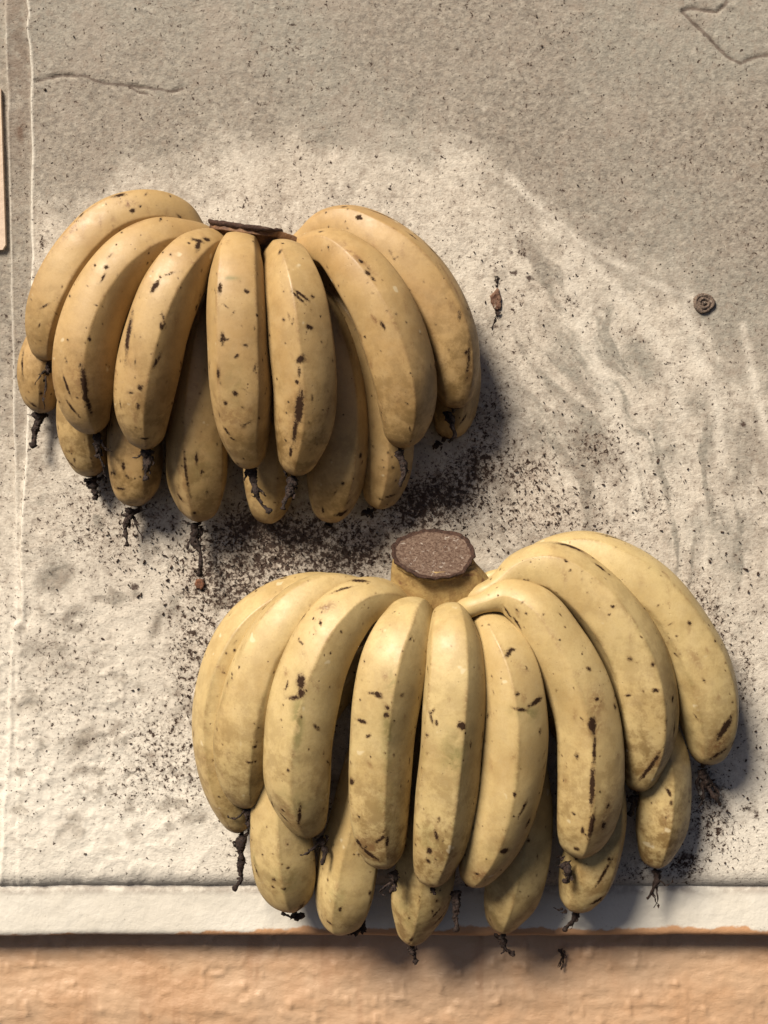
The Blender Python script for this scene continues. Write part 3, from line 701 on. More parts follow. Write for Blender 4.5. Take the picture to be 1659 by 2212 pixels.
# fingers of the two bunches: control points, ridge place, blemishes, dried tips (depth, paths, thickness)
UP = {
 'U1': dict(c=[(455, 525, 20, 40), (425, 505, 24, 52), (385, 470, 27, 78), (325, 458, 31, 96), (245, 482, 34, 110), (172, 553, 37, 116), (124, 640, 38, 118), (106, 705, 37, 100), (102, 750, 36, 72), (103, 778, 35, 44)], r=.1,
   m=[('d', 257, 421, 26, 6, -15), ('d', 210, 434, 10, 5, 0), ('d', 175, 464, 13, 6, -70), ('d', 286, 455, 7, 6, 0), ('s', 277, 440, 30, 14, 0), ('d', 97, 660, 18, 2, -25), ('d', 108, 530, 26, 3, -60, .7), ('s', 150, 500, 60, 8, -45)],
   t=(37, [[(104, 782), (104, 800), (98, 812)], [(99, 800), (84, 812), (78, 832)], [(99, 812), (98, 840), (94, 862), (94, 884)]], .8)),
 'U2': dict(c=[(470, 542, 24, 46), (440, 517, 32, 60), (395, 512, 39, 76), (345, 519.2, 43, 98), (280, 560, 47, 118), (220, 640, 50, 126), (188, 730, 51, 134), (182, 815, 50, 130), (188, 875, 48, 108), (200, 912, 46, 76), (208, 933, 45, 46)], r=.12,
   m=[('d', 230, 579, 9, 6, 0), ('d', 222, 600, 18, 3, -60), ('d', 238, 553, 14, 3, -50, .7), ('d', 182, 835, 80, 9, 86, 1.2), ('d', 144, 835, 46, 3, 78), ('d', 156, 880, 40, 4, 60), ('d', 190, 872, 50, 6, 74, 1.1), ('s', 175, 830, 90, 50, 85, .6), ('d', 192, 733, 5, 5, 0)],
   t=(47, [[(211, 936), (212, 955), (214, 975), (212, 990)], [(216, 950), (226, 968), (240, 975)], [(210, 975), (222, 1000), (228, 1030)]], 1.0)),
 'U3': dict(c=[(500, 559, 26, 50), (480, 536, 36, 66), (450, 534, 47, 78), (415, 559.9, 54, 108), (372, 620, 59, 127), (338, 710, 61, 134), (318, 800, 60, 136), (310, 880, 57, 120), (314, 935, 54, 86), (318, 966, 52, 52)], r=.15,
   m=[('d', 426, 518, 24, 7, 10), ('d', 428, 530, 8, 26, 10), ('d', 445, 518, 12, 9, 0), ('d', 336, 617, 26, 8, -58, 1.1), ('d', 365, 592, 22, 3, -20, .8), ('d', 277, 725, 84, 8, -80, 1.05), ('d', 338, 779, 36, 5, -58, .9), ('d', 302, 837, 10, 9, 0), ('d', 299, 878, 5, 12, 0), ('d', 313, 947, 14, 3, 0), ('d', 284, 847, 12, 3, 0), ('s', 300, 860, 60, 60, 0, .45), ('d', 350, 705, 5, 12, 0), ('d', 352, 690, 30, 4, 80, .6)],
   t=(53, [[(318, 970), (316, 990), (318, 1012), (318, 1036)], [(308, 978), (296, 992)], [(325, 985), (330, 1005)]], 1.35)),
 'U4': dict(c=[(545, 585, 24, 54), (530, 555, 40, 76), (517, 547, 52, 96), (513, 585, 60, 118), (512, 648.75, 64, 131), (516, 750, 65, 137), (522, 850, 63, 136), (527, 925, 60, 114), (536, 978, 57, 80), (541, 1008, 55, 50)], r=.5,
   m=[('d', 475, 624, 5, 22, 0), ('d', 479, 732, 7, 20, 0), ('g', 493, 601, 34, 5, 0, 1.3), ('d', 533, 630, 7, 5, 0), ('d', 472, 808, 5, 24, 0), ('d', 484, 735, 14, 4, 0), ('d', 507, 849, 9, 8, 0), ('d', 486, 871, 6, 8, 0), ('d', 533, 915, 26, 2, -35, .8), ('d', 490, 932, 18, 3, 60), ('d', 512, 770, 10, 4, -40), ('s', 500, 900, 70, 60, 0, .5), ('d', 530, 745, 10, 4, 0, .7), ('d', 525, 922, 12, 12, 0, .5), ('g', 505, 830, 90, 30, 90, .5)],
   t=(56, [[(541, 1012), (548, 1040), (553, 1065), (562, 1088), (580, 1108)], [(552, 1055), (566, 1062), (576, 1072)], [(531, 1020), (530, 1040)]], 1.15)),
 'U5': dict(c=[(570, 591, 24, 54), (595, 564, 38, 72), (616, 560, 50, 88), (628, 592, 58, 108), (642, 649.1, 63, 128), (652, 740, 65, 137), (659, 840, 63, 137), (656, 920, 60, 124), (645, 980, 57, 92), (635, 1022, 54, 56)], r=-.15,
   m=[('d', 605, 543, 10, 6, -60), ('d', 652, 637, 34, 2.5, 35, 1.1), ('d', 645, 641, 30, 2.5, 42, 1.0), ('d', 668, 707, 14, 6, 10), ('d', 650, 777, 18, 10, -50, 1.2), ('d', 646, 880, 62, 13, -80, 1.35), ('d', 636, 930, 56, 6, -76, 1.2), ('d', 628, 975, 24, 4, -70), ('s', 640, 900, 130, 30, -78, .6), ('d', 645, 805, 4, 20, 0, .8), ('d', 641, 825, 6, 5, 0), ('d', 612, 690, 4, 4, 0), ('d', 676, 640, 5, 5, 0)],
   t=(55, [[(632, 1030), (629, 1050), (622, 1072), (612, 1086), (606, 1098)], [(620, 1028), (616, 1018)], [(632, 1045), (640, 1060)]], 1.3)),
 'U6': dict(c=[(600, 576, 22, 50), (640, 551, 30, 66), (678, 538, 38, 78), (715, 538.6, 44, 88), (765, 580, 49, 118), (815, 650, 53, 136), (850, 730, 54, 142), (871, 810, 53, 138), (876, 875, 50, 124), (871, 930, 47, 92), (865, 964, 45, 54)], r=.25,
   m=[('d', 693, 500, 9, 5, 10), ('d', 779, 563, 9, 5, 40), ('d', 794, 588, 10, 7, 40), ('d', 806, 601, 8, 4, 40), ('s', 770, 555, 100, 8, 48, .8), ('d', 826, 703, 16, 5, 62), ('s', 810, 690, 30, 6, 50), ('s', 858, 860, 30, 10, 90, .3), ('d', 930, 790, 12, 4, 80, .6), ('d', 909, 723, 8, 3, 0, .6)],
   t=(46, [[(861, 975), (868, 995), (873, 1015), (870, 1035), (864, 1052)], [(870, 1005), (880, 1018)]], 1.15)),
 'U7': dict(c=[(620, 555, 18, 48), (665, 520, 22, 60), (705, 490, 26, 74), (750, 485, 29, 86), (810, 512, 32, 104), (880, 568, 35, 120), (938, 650, 37, 126), (970, 730, 37, 124), (982, 800, 36, 108), (982, 850, 35, 82), (980, 880, 34, 54)], r=.6,
   m=[('d', 743, 447, 9, 5, 0), ('d', 774, 468, 9, 8, 0), ('d', 826, 462, 70, 3, 25, 1.0), ('d', 936, 543, 50, 5, 55, .9), ('d', 890, 510, 26, 3, 45, .9), ('d', 992, 682, 5, 20, 0), ('d', 1012, 779, 80, 5, 86, .85), ('d', 1008, 760, 6, 8, 0), ('s', 980, 620, 120, 6, 65, .8), ('s', 1018, 800, 80, 12, 88, .7), ('d', 782, 472, 3, 3, 0)],
   t=(35, [[(969, 890), (972, 905), (980, 922), (980, 942), (968, 956)], [(958, 890), (966, 902)]], .85)),
 'L1': dict(c=[(440, 540, 12, 40), (340, 560, 14, 60), (200, 640, 15, 86), (122, 720, 16, 98), (95, 780, 17, 104), (90, 830, 17, 98), (88, 868, 16, 70), (86, 888, 16, 46)], r=-.1,
   m=[('d', 48, 790, 60, 4, -84, .8), ('d', 88, 850, 5, 5, 0), ('d', 72, 874, 24, 4, 40, .9)],
   t=(15, [[(84, 892), (84, 912), (76, 930), (72, 950), (70, 964)], [(90, 900), (104, 896)], [(74, 892), (70, 898)]], 1.45)),
 'L2': dict(c=[(460, 550, 12, 40), (380, 580, 14, 60), (270, 690, 18, 90), (205, 790, 20, 108), (182, 870, 20, 116), (182, 940, 19, 110), (192, 990, 18, 86), (203, 1026, 17, 54)], r=0.3,
   m=[('d', 152, 1000, 40, 4, 55, .7)],
   t=(16, [[(196, 1034), (199, 1048), (203, 1062), (199, 1078)], [(184, 1034), (190, 1052)], [(214, 1036), (226, 1028), (230, 1040)]], 1.5)),
 'L3': dict(c=[(480, 550, 12, 40), (420, 590, 16, 60), (350, 700, 20, 92), (305, 820, 22, 108), (290, 920, 22, 116), (290, 1000, 21, 116), (293, 1055, 20, 98), (300, 1088, 19, 62)], r=.35,
   m=[('d', 259, 1056, 20, 4, 0), ('d', 247, 1022, 5, 8, 0), ('d', 267, 1007, 5, 18, 0), ('s', 300, 980, 40, 30, 0, .4), ('d', 275, 1030, 10, 3, 60, .7)],
   t=(17, [[(282, 1100), (276, 1122), (272, 1150), (272, 1180)], [(285, 1105), (296, 1140), (310, 1172)], [(280, 1105), (264, 1115), (262, 1102)], [(300, 1098), (290, 1108), (318, 1100)]], 1.1)),
 'L4': dict(c=[(515, 560, 14, 44), (480, 600, 20, 62), (455, 680, 26, 90), (438, 780, 28, 112), (430, 880, 28, 126), (428, 970, 27, 132), (428, 1040, 25, 126), (430, 1092, 23, 92), (431, 1122, 22, 58)], r=-.35,
   m=[('d', 401, 1015, 100, 4, 89, .95), ('d', 425, 990, 5, 24, 0, .9), ('d', 389, 1074, 20, 3.5, 60), ('d', 419, 1108, 4, 9, 0), ('g', 425, 1010, 120, 70, 90, .6), ('s', 400, 1050, 100, 10, 88, .6), ('d', 447, 1065, 4, 12, 0, .6)],
   t=(20, [[(420, 1132), (420, 1150), (422, 1172), (430, 1190), (433, 1215), (432, 1244)], [(418, 1160), (408, 1172), (406, 1186), (416, 1194), (424, 1188)], [(432, 1135), (434, 1160), (428, 1180)], [(408, 1132), (396, 1124)]], 1.25)),
 'L5': dict(c=[(560, 560, 10, 44), (565, 620, 16, 64), (572, 740, 20, 96), (578, 860, 20, 112), (581, 960, 19, 118), (581, 1040, 18, 114), (580, 1092, 17, 88), (579, 1128, 16, 50)], r=.2, m=[('d', 541, 1110, 14, 3, 40, .6)], t=None),
 'L6': dict(c=[(585, 560, 14, 44), (630, 600, 20, 64), (690, 680, 26, 92), (722, 780, 28, 112), (734, 880, 28, 124), (731, 970, 27, 132), (722, 1045, 25, 124), (717, 1095, 23, 92), (716, 1124, 22, 60)], r=.5,
   m=[('d', 779, 983, 11, 10, 0, .95), ('d', 738, 1109, 34, 9, -15, 1.05), ('d', 697, 1101, 4, 12, 0), ('d', 750, 1085, 20, 4, -40, .7), ('d', 740, 1045, 5, 5, 0), ('s', 780, 1000, 60, 10, 90, .6), ('d', 660, 1062, 8, 8, 0, .5)],
   t=(20, [[(704, 1132), (712, 1137), (700, 1140)]], .9)),
 'L6b': dict(c=[(600, 550, 12, 40), (680, 600, 15, 60), (770, 700, 19, 88), (820, 800, 21, 104), (838, 890, 21, 110), (840, 960, 20, 108), (833, 1020, 19, 102), (822, 1066, 18, 78), (812, 1094, 17, 52)], r=.0,
   m=[('d', 845, 1071, 30, 3, -5, .9), ('d', 849, 1010, 5, 5, 0)], t=(16, [[(800, 1104), (790, 1109), (782, 1106)]], 1.0)),
 'L7': dict(c=[(620, 545, 10, 40), (740, 560, 12, 60), (860, 600, 14, 84), (945, 690, 15, 98), (982, 780, 16, 102), (984, 850, 16, 98), (975, 905, 15, 86), (960, 945, 15, 52)], r=.3,
   m=[('d', 1000, 905, 30, 4, -60, .8)], t=(14, [[(950, 955), (944, 962), (938, 966)]], 1.0)),
}
LO = {
 'Ba': dict(c=[(860, 1345, 14, 40), (790, 1305, 18, 56), (700, 1278, 21, 80), (620, 1298, 24, 98), (548, 1352, 26, 114), (503, 1430, 28, 124), (482, 1525, 29, 130), (482, 1615, 29, 128), (492, 1695, 28, 112), (508, 1755, 27, 80), (521, 1794, 26, 46)], r=-.35,
   m=[('s', 470, 1440, 20, 3, 5), ('d', 610, 1243, 16, 4, -10, .7), ('d', 545, 1268, 4, 4, 0), ('d', 420, 1500, 14, 5, 90, .6)],
   t=(28, [[(522, 1804), (516, 1825), (520, 1850), (518, 1875), (518, 1895), (505, 1922)], [(515, 1812), (504, 1822), (514, 1830)], [(525, 1820), (534, 1800), (538, 1780)], [(524, 1850), (532, 1866)]], 1.35)),
 'Bb': dict(c=[(880, 1340, 20, 44), (820, 1300, 28, 62), (755, 1283, 34, 84), (690, 1290, 38, 106), (630, 1335, 41, 124), (580, 1410, 43, 134), (550, 1500, 44, 146), (532, 1590, 43, 146), (528, 1660, 41, 124), (533, 1710, 39, 88), (538, 1740, 38, 50)], r=-.75,
   m=[('d', 610, 1260, 18, 3, -30, .9), ('d', 586, 1280, 18, 3, -35, .8), ('d', 569, 1296, 16, 4, -58), ('d', 535, 1335, 30, 3, -52, .8), ('d', 506, 1380, 26, 3, -60, .8), ('d', 550, 1612, 10, 3, -20), ('d', 535, 1647, 12, 3.5, 15), ('d', 577, 1295, 3, 3, 0), ('g', 460, 1590, 60, 8, 90, .8)],
   t=(42, [[(536, 1748), (536, 1765), (532, 1785)], [(528, 1750), (514, 1766), (498, 1768), (494, 1762)]], .9)),
 'B2': dict(c=[(905, 1345, 22, 50), (865, 1312, 34, 70), (825, 1295, 44, 88), (775, 1305, 50, 108), (722, 1355, 55, 134), (682, 1430, 58, 147), (656, 1520, 59, 153), (645, 1610, 58, 152), (646, 1690, 56, 143), (660, 1755, 52, 108), (678, 1800, 49, 60)], r=-.1,
   m=[('d', 739, 1272, 44, 3, -35, 1.0), ('d', 776, 1256, 36, 6, 8, 1.2), ('s', 705, 1312, 36, 18, 0, 1.0), ('d', 647, 1336, 28, 5, -56, 1.0), ('d', 650, 1474, 16, 28, 0, 1.2), ('d', 637, 1506, 26, 6, -8, 1.0), ('d', 650, 1495, 10, 22, 20), ('d', 620, 1480, 14, 2, -65), ('d', 685, 1571, 22, 5, 42, .85), ('d', 646, 1762, 5, 50, 5, 1.1), ('d', 589, 1737, 5, 18, 0), ('d', 614, 1766, 26, 3, 40), ('d', 610, 1750, 8, 4, 0), ('g', 642, 1560, 150, 22, 92, 1.2), ('g', 636, 1740, 80, 60, 0, .7), ('s', 620, 1755, 60, 30, 50, .6), ('d', 691, 1345, 2, 12, -20), ('d', 622, 1666, 5, 5, 0), ('d', 736, 1366, 4, 3, 0)],
   t=(50, [[(690, 1812), (699, 1828), (701, 1848), (697, 1868)], [(690, 1822), (672, 1836), (660, 1846), (645, 1846)], [(706, 1805), (707, 1825)]], 1.25)),
 'B3': dict(c=[(925, 1368, 24, 54), (905, 1340, 38, 76), (888, 1334, 50, 96), (872, 1368, 58, 126), (850, 1426.3, 63, 147), (834, 1500, 65, 149), (824, 1590, 64, 142), (818, 1680, 62, 138), (817, 1760, 60, 128), (824, 1825, 57, 104), (835, 1868, 55, 66)], r=.15,
   m=[('d', 817, 1500, 14, 9, 10, 1.1), ('d', 803, 1496, 18, 4, 0, .8), ('d', 781, 1559, 20, 5, 5, 1.05), ('d', 797, 1590, 12, 3, -30), ('d', 836, 1544, 9, 9, 0, 1.0), ('d', 838, 1530, 8, 6, 0, .8), ('d', 760, 1688, 8, 13, 20, 1.2), ('d', 774, 1820, 18, 9, 50, 1.2), ('d', 797, 1845, 42, 9, 33, 1.25), ('d', 820, 1814, 34, 6, -45, 1.0), ('d', 837, 1818, 6, 32, 0, 1.05), ('s', 805, 1830, 70, 40, 20, .8), ('g', 836, 1581, 180, 16, 90, 1.2), ('g', 845, 1480, 60, 14, 90, 1.0), ('g', 835, 1740, 120, 60, 90, .5), ('d', 868, 1502, 8, 6, 0, .8)],
   t=(56, [[(845, 1884), (850, 1900), (850, 1918), (842, 1932)], [(846, 1908), (830, 1916), (822, 1926), (832, 1934)], [(855, 1880), (862, 1895)]], 1.15)),
 'B4': dict(c=[(960, 1370, 24, 54), (968, 1348, 40, 76), (974, 1346, 54, 92), (978, 1385, 62, 120), (980, 1447, 66, 134), (977, 1530, 68, 138), (970, 1630, 67, 137), (961, 1725, 64, 137), (949, 1815, 61, 124), (936, 1875, 58, 90), (933, 1905, 56, 62)], r=.42,
   m=[('d', 997, 1569, 12, 12, 0, 1.3), ('d', 933, 1550, 24, 3, 70, .9), ('d', 943, 1563, 4, 8, 0), ('d', 937, 1535, 14, 3, -50, .8), ('d', 942, 1805, 5, 26, -10, 1.1), ('d', 927, 1836, 8, 13, 0, 1.2), ('d', 925, 1861, 10, 7, 30, 1.2), ('g', 985, 1630, 90, 50, 90, 1.0), ('g', 930, 1820, 90, 50, 90, .7), ('d', 921, 1586, 5, 4, 0), ('s', 940, 1850, 70, 50, 0, .5), ('d', 1018, 1610, 4, 20, 0, .7), ('d', 950, 1770, 4, 10, 0, .8)],
   t=(57, [[(934, 1918), (936, 1926), (937, 1932)]], .5)),
 'B5': dict(c=[(1000, 1370, 22, 52), (1030, 1358, 34, 68), (1056, 1360, 46, 86), (1078, 1394, 54, 112), (1101, 1452, 59, 128), (1113, 1540, 61, 138), (1109, 1635, 60, 142), (1092, 1730, 58, 138), (1064, 1815, 55, 120), (1034, 1872, 52, 92), (1012, 1905, 50, 60)], r=.1,
   m=[('d', 1098, 1412, 20, 6, -60, 1.1), ('d', 1104, 1402, 14, 4, -15), ('d', 1158, 1516, 34, 6, -17, 1.4), ('d', 1124, 1534, 30, 4, 12, 1.0), ('d', 1117, 1500, 9, 6, 0, .9), ('g', 1140, 1540, 60, 24, 10, 1.1), ('d', 1129, 1745, 34, 4, -64, 1.1), ('d', 1090, 1837, 16, 11, 0, 1.35), ('d', 1141, 1778, 22, 7, -60, .9), ('d', 1030, 1886, 9, 4, 0), ('d', 995, 1909, 9, 8, 0), ('s', 1035, 1890, 60, 20, -30, .9), ('d', 1112, 1716, 4, 10, 0), ('g', 1090, 1850, 90, 60, 0, .5), ('s', 1130, 1440, 50, 20, 40, .4), ('d', 1168, 1580, 5, 12, 0, .8)],
   t=(53, [[(985, 1925), (985, 1945), (986, 1965), (984, 1985), (988, 2012)], [(985, 1940), (976, 1952)], [(988, 1960), (994, 1975)]], 1.2)),
 'B6': dict(c=[(985, 1325, 34, 44), (1014, 1312, 50, 46), (1045, 1302, 51, 44), (1090, 1290, 49, 76), (1148, 1314, 51, 108), (1200, 1388, 52, 130), (1242, 1468, 54, 140), (1268, 1560, 55, 142), (1274, 1650, 54, 146), (1269, 1735, 52, 138), (1257, 1800, 49, 112), (1246, 1846, 47, 66)], r=.12,
   m=[('d', 1096, 1322, 24, 4, 50, .9), ('d', 1117, 1346, 26, 4, 50, 1.0), ('d', 1280, 1567, 12, 30, 0, 1.4), ('s', 1283, 1570, 40, 40, 0, .7), ('d', 1284, 1620, 4, 70, 0, 1.0), ('d', 1280, 1702, 7, 100, 0, 1.15), ('s', 1290, 1520, 60, 36, 90, .7), ('d', 1324, 1495, 5, 36, 12, 1.0), ('d', 1273, 1447, 10, 6, 30, 1.1), ('d', 1328, 1525, 14, 6, 40, .8), ('d', 1277, 1785, 8, 60, 5, 1.2), ('d', 1246, 1834, 9, 7, 0, 1.1), ('d', 1303, 1782, 24, 12, 60, .9), ('d', 1257, 1795, 5, 18, 0, .9), ('d', 1247, 1632, 7, 14, 0, .7), ('s', 1310, 1760, 90, 26, 100, .8), ('d', 1290, 1508, 8, 4, 0), ('d', 1312, 1740, 10, 14, 0, .7), ('d', 1240, 1757, 8, 5, 0, .8)],
   t=(49, [[(1220, 1866), (1228, 1880), (1230, 1895), (1224, 1908)], [(1214, 1858), (1208, 1850)]], 1.35)),
 'B7': dict(c=[(985, 1312, 30, 44), (1036, 1284, 45, 42), (1072, 1263, 45, 42), (1122, 1232, 41, 78), (1192, 1226, 41, 112), (1262, 1268, 42, 128), (1322, 1335, 45, 136), (1367, 1415, 46, 142), (1392, 1505, 46, 142), (1397, 1590, 44, 128), (1387, 1655, 42, 96), (1374, 1704, 40, 56)], r=.4,
   m=[('d', 1236, 1178, 52, 10, 12, 1.3), ('d', 1296, 1226, 26, 6, 50, 1.05), ('d', 1361, 1426, 10, 10, 0, .8), ('d', 1358, 1502, 10, 3, -20, 1.1), ('d', 1410, 1436, 5, 9, 0), ('d', 1418, 1491, 14, 6, 0, 1.0), ('d', 1453, 1509, 14, 6, -30, 1.1), ('d', 1404, 1655, 90, 6, -66, 1.1), ('d', 1457, 1578, 5, 30, 0, .9), ('s', 1420, 1640, 110, 24, -66, .8), ('d', 1323, 1310, 4, 4, 0), ('d', 1439, 1556, 4, 8, 0, .8), ('s', 1380, 1290, 40, 16, 50, .5), ('s', 1250, 1185, 100, 20, 15, .5)],
   t=(38, [[(1368, 1722), (1370, 1740), (1362, 1760)]], 1.1)),
 'B8': dict(c=[(990, 1300, 22, 44), (1050, 1250, 32, 28), (1105, 1236, 30, 34), (1180, 1202, 28, 74), (1265, 1198, 27, 104), (1345, 1232, 30, 118), (1415, 1285, 32, 126), (1472, 1360, 33, 134), (1512, 1445, 33, 144), (1530, 1530, 32, 136), (1532, 1595, 31, 106), (1520, 1648, 30, 62)], r=-.45,
   m=[('d', 1324, 1150, 56, 6, 18, .95), ('d', 1535, 1334, 50, 5, 62, .9), ('d', 1563, 1573, 60, 14, -62, 1.15), ('s', 1550, 1610, 80, 50, -60, 1.0), ('d', 1549, 1630, 60, 10, -40, .85), ('s', 1500, 1420, 60, 16, 60, .5), ('d', 1520, 1470, 14, 4, 60, .6), ('d', 1488, 1345, 8, 5, 60, .8), ('d', 1585, 1600, 30, 6, 100, .8)],
   t=(22, [[(1518, 1664), (1528, 1690), (1540, 1712), (1558, 1742)], [(1512, 1668), (1505, 1695), (1510, 1720)], [(1525, 1675), (1548, 1705), (1556, 1728)], [(1515, 1690), (1518, 1720), (1508, 1745)]], 1.5)),
 'b1': dict(c=[(890, 1370, 14, 44), (800, 1420, 20, 62), (700, 1520, 26, 86), (635, 1620, 29, 104), (608, 1710, 30, 122), (608, 1790, 30, 134), (615, 1860, 29, 138), (624, 1915, 27, 118), (637, 1960, 25, 68)], r=.12,
   m=[('g', 553, 1863, 80, 12, 90, 1.0), ('d', 592, 1902, 7, 6, 0, .9), ('d', 614, 1920, 8, 5, 0, .9), ('g', 610, 1910, 80, 60, 0, .8), ('d', 590, 1916, 7, 5, 0, .8), ('d', 622, 1876, 5, 5, 0, .8), ('d', 554, 1880, 3, 40, -15, .7), ('d', 650, 1960, 16, 26, 0, .8)],
   t=(25, [[(636, 1975), (646, 1982), (655, 1975)], [(610, 1972), (625, 1980), (640, 1984)]], 1.3)),
 'b2': dict(c=[(920, 1370, 14, 44), (880, 1430, 20, 64), (830, 1550, 26, 96), (795, 1670, 28, 112), (775, 1770, 28, 122), (759, 1850, 27, 132), (747, 1925, 26, 132), (740, 1975, 24, 106), (744, 2006, 22, 64)], r=-.2,
   m=[('d', 711, 1993, 18, 6, 20, .9), ('d', 733, 1963, 4, 8, 0), ('g', 725, 1940, 90, 40, 90, .7), ('s', 740, 2000, 60, 10, 0, .8), ('d', 798, 1930, 6, 10, 0, .9), ('d', 707, 1900, 4, 5, 0)],
   t=(22, [[(756, 2012), (768, 2010), (778, 2006), (784, 1996)], [(780, 2010), (783, 2018)], [(784, 2000), (790, 1990)]], 1.15)),
 'b3': dict(c=[(950, 1370, 14, 48), (948, 1450, 22, 70), (945, 1600, 27, 104), (935, 1720, 28, 118), (928, 1810, 27, 126), (918, 1885, 25, 134), (906, 1950, 23, 124), (895, 2000, 21, 84), (889, 2036, 20, 46)], r=.02,
   m=[('d', 949, 1985, 44, 4, -50, .9), ('d', 942, 1972, 40, 3, -50, .85), ('d', 957, 1975, 40, 3, -50, .8), ('d', 889, 2030, 50, 4, -68, .9), ('d', 943, 1945, 7, 7, 0, .9), ('s', 950, 1975, 60, 40, -50, .7), ('g', 880, 1980, 120, 70, 80, .6)],
   t=(20, [[(885, 2050), (890, 2060), (893, 2072), (898, 2084)], [(893, 2068), (892, 2084)], [(880, 2048), (890, 2054), (903, 2048)]], .9)),
 'b4': dict(c=[(990, 1370, 14, 48), (1050, 1450, 20, 70), (1110, 1580, 26, 98), (1132, 1700, 27, 112), (1132, 1790, 26, 120), (1120, 1865, 25, 128), (1104, 1930, 23, 122), (1091, 1975, 21, 88), (1086, 2010, 20, 44)], r=.1,
   m=[('g', 1070, 1990, 70, 20, 70, .8), ('d', 1060, 1990, 20, 3, 60, .7), ('d', 1142, 1817, 5, 6, 0, .9)],
   t=(20, [[(1080, 2022), (1086, 2038), (1094, 2052), (1108, 2064)], [(1092, 2048), (1084, 2062)], [(1070, 2018), (1082, 2028), (1092, 2020)]], 1.15)),
 'b5': dict(c=[(1010, 1350, 14, 48), (1110, 1420, 20, 66), (1220, 1540, 24, 94), (1285, 1660, 27, 110), (1297, 1750, 27, 118), (1286, 1830, 26, 124), (1266, 1895, 24, 118), (1250, 1935, 23, 88), (1243, 1962, 22, 52)], r=.6,
   m=[('d', 1307, 1885, 80, 5, -66, .95), ('d', 1290, 1945, 36, 7, -42, 1.1), ('d', 1314, 1857, 5, 9, 0), ('s', 1300, 1900, 90, 16, -66, .6)],
   t=(21, [[(1244, 1972), (1240, 1986), (1226, 2000), (1216, 2008)], [(1246, 1974), (1236, 1998), (1230, 2008)], [(1216, 1962), (1206, 1966), (1198, 1960)], [(1222, 1970), (1212, 1972)]], .9)),
 'b6': dict(c=[(1010, 1340, 12, 44), (1120, 1380, 16, 60), (1280, 1450, 19, 84), (1390, 1550, 22, 100), (1428, 1640, 23, 114), (1431, 1720, 23, 118), (1425, 1790, 22, 112), (1418, 1838, 21, 82), (1415, 1868, 20, 48)], r=.15,
   m=[('d', 1446, 1712, 20, 5, 60, .9), ('s', 1440, 1770, 80, 16, 90, .7), ('d', 1450, 1735, 5, 12, 0, .8), ('d', 1466, 1850, 26, 8, 0, .7)],
   t=(20, [[(1415, 1880), (1417, 1896), (1412, 1912), (1402, 1928), (1396, 1940)], [(1418, 1900), (1430, 1906), (1440, 1914), (1452, 1908)], [(1416, 1915), (1420, 1935), (1414, 1960)], [(1408, 1925), (1416, 1945), (1422, 1958)]], .95)),
}

def build_bunch(name, data, label, origin_px, tone, crown_args, mat_c, i0):
    org = P(*origin_px)
    root = link(name, None); root.location = org
    tag(root, label, 'bananas', 'bunches of bananas on the wall')
    crown(*crown_args, mat_c, i0, root, org)
    for k, (key, d) in enumerate(data.items()):
        me, tip, tt, tr = banana_mesh(d['c'], d['r'], tone, d['m'], i0+k)
        centre(me, org)
        b = link('banana', me, root)
        if d['t']:
            h, paths, th = d['t']
            dm = dried_mesh(paths, h, i0+k, th)
            cv, cf = cap_mesh(tip, tt, tr, i0+k)
            import bmesh
            bm = bmesh.new(); bm.from_mesh(dm); vs = [bm.verts.new(v) for v in cv]
            for f in cf:
                nf = bm.faces.new([vs[i] for i in f]); nf.smooth = True
            bm.to_mesh(dm); bm.free(); centre(dm, org)
            link('dried_tip', dm, b)
    return root

build_bunch('banana_bunch', UP, 'upper left bunch of ripe bananas with a thin dark edge-on cut crown', (530, 500, 0), .25,
            (534, 489, 40, 80, 18, 7, 8, [(548, 508, 38, 84, 15), (572, 535, 34, 92, 13), (575, 575, 28, 100, 12)]), M_CROWN_D, 1)
build_bunch('banana_bunch', LO, 'lower right bunch of paler bananas with a round brown cut crown, overhanging the orange strip', (940, 1250, 0), .85,
            (937, 1196, 40, 92, 19.5, 36, 1, [(942, 1230, 34, 97, 18), (954, 1258, 32, 110, 18), (968, 1290, 30, 126, 18), (970, 1340, 26, 145, 18)]), M_CROWN, 41)

# ------------------------------------------------------------------ small things on the wall
def screw():
    c = P(1520, 655, .0); V, F = [], []; seg = 28; rg = np.random.default_rng(3)
    prof = [(24, -.5), (22, 1.6), (19, 2.2), (16, 1.2), (13.5, 1.3), (11.5, 2.3), (9, 2.2), (7.5, 1.1), (5.5, 1.0), (4, 2.0), (1.5, 2.2)]
    for (r, y) in prof:
        for k in range(seg):
            t = 2*math.pi*k/seg; rr = r*mpp(0)*(1+.05*math.sin(3*t+1)+rg.uniform(-.05, .05))
            V.append(c + np.array([rr*math.cos(t), -y/1000 + rg.uniform(-.0003, .0003), rr*math.sin(t)*.92]))
    for j in range(len(prof)-1):
        for k in range(seg): F.append([j*seg+k, j*seg+(k+1) % seg, (j+1)*seg+(k+1) % seg, (j+1)*seg+k])
    F.append([(len(prof)-1)*seg+k for k in range(seg)])
    me = mesh_np('rusty_screw', np.array(V), F, M_RUST); centre(me, c)
    o = link('rusty_screw', me); o.location = c; return o
tag(screw(), 'round rusty screw head set in the wall at the right', 'screw')

def scrap(paths, h, idx, th, org):
    me = dried_mesh(paths, h, idx, th, 'dried_scrap'); c = P(*org, h/1000); centre(me, c)
    o = link('dried_scrap', me); o.location = c; return o
tag(scrap([[(1212, 2052), (1218, 2066), (1214, 2080), (1212, 2092)], [(1210, 2078), (1206, 2090)]], -22, 900, .42, (1212, 2070)), 'tiny dried flower scrap stuck on the orange strip', 'scrap')

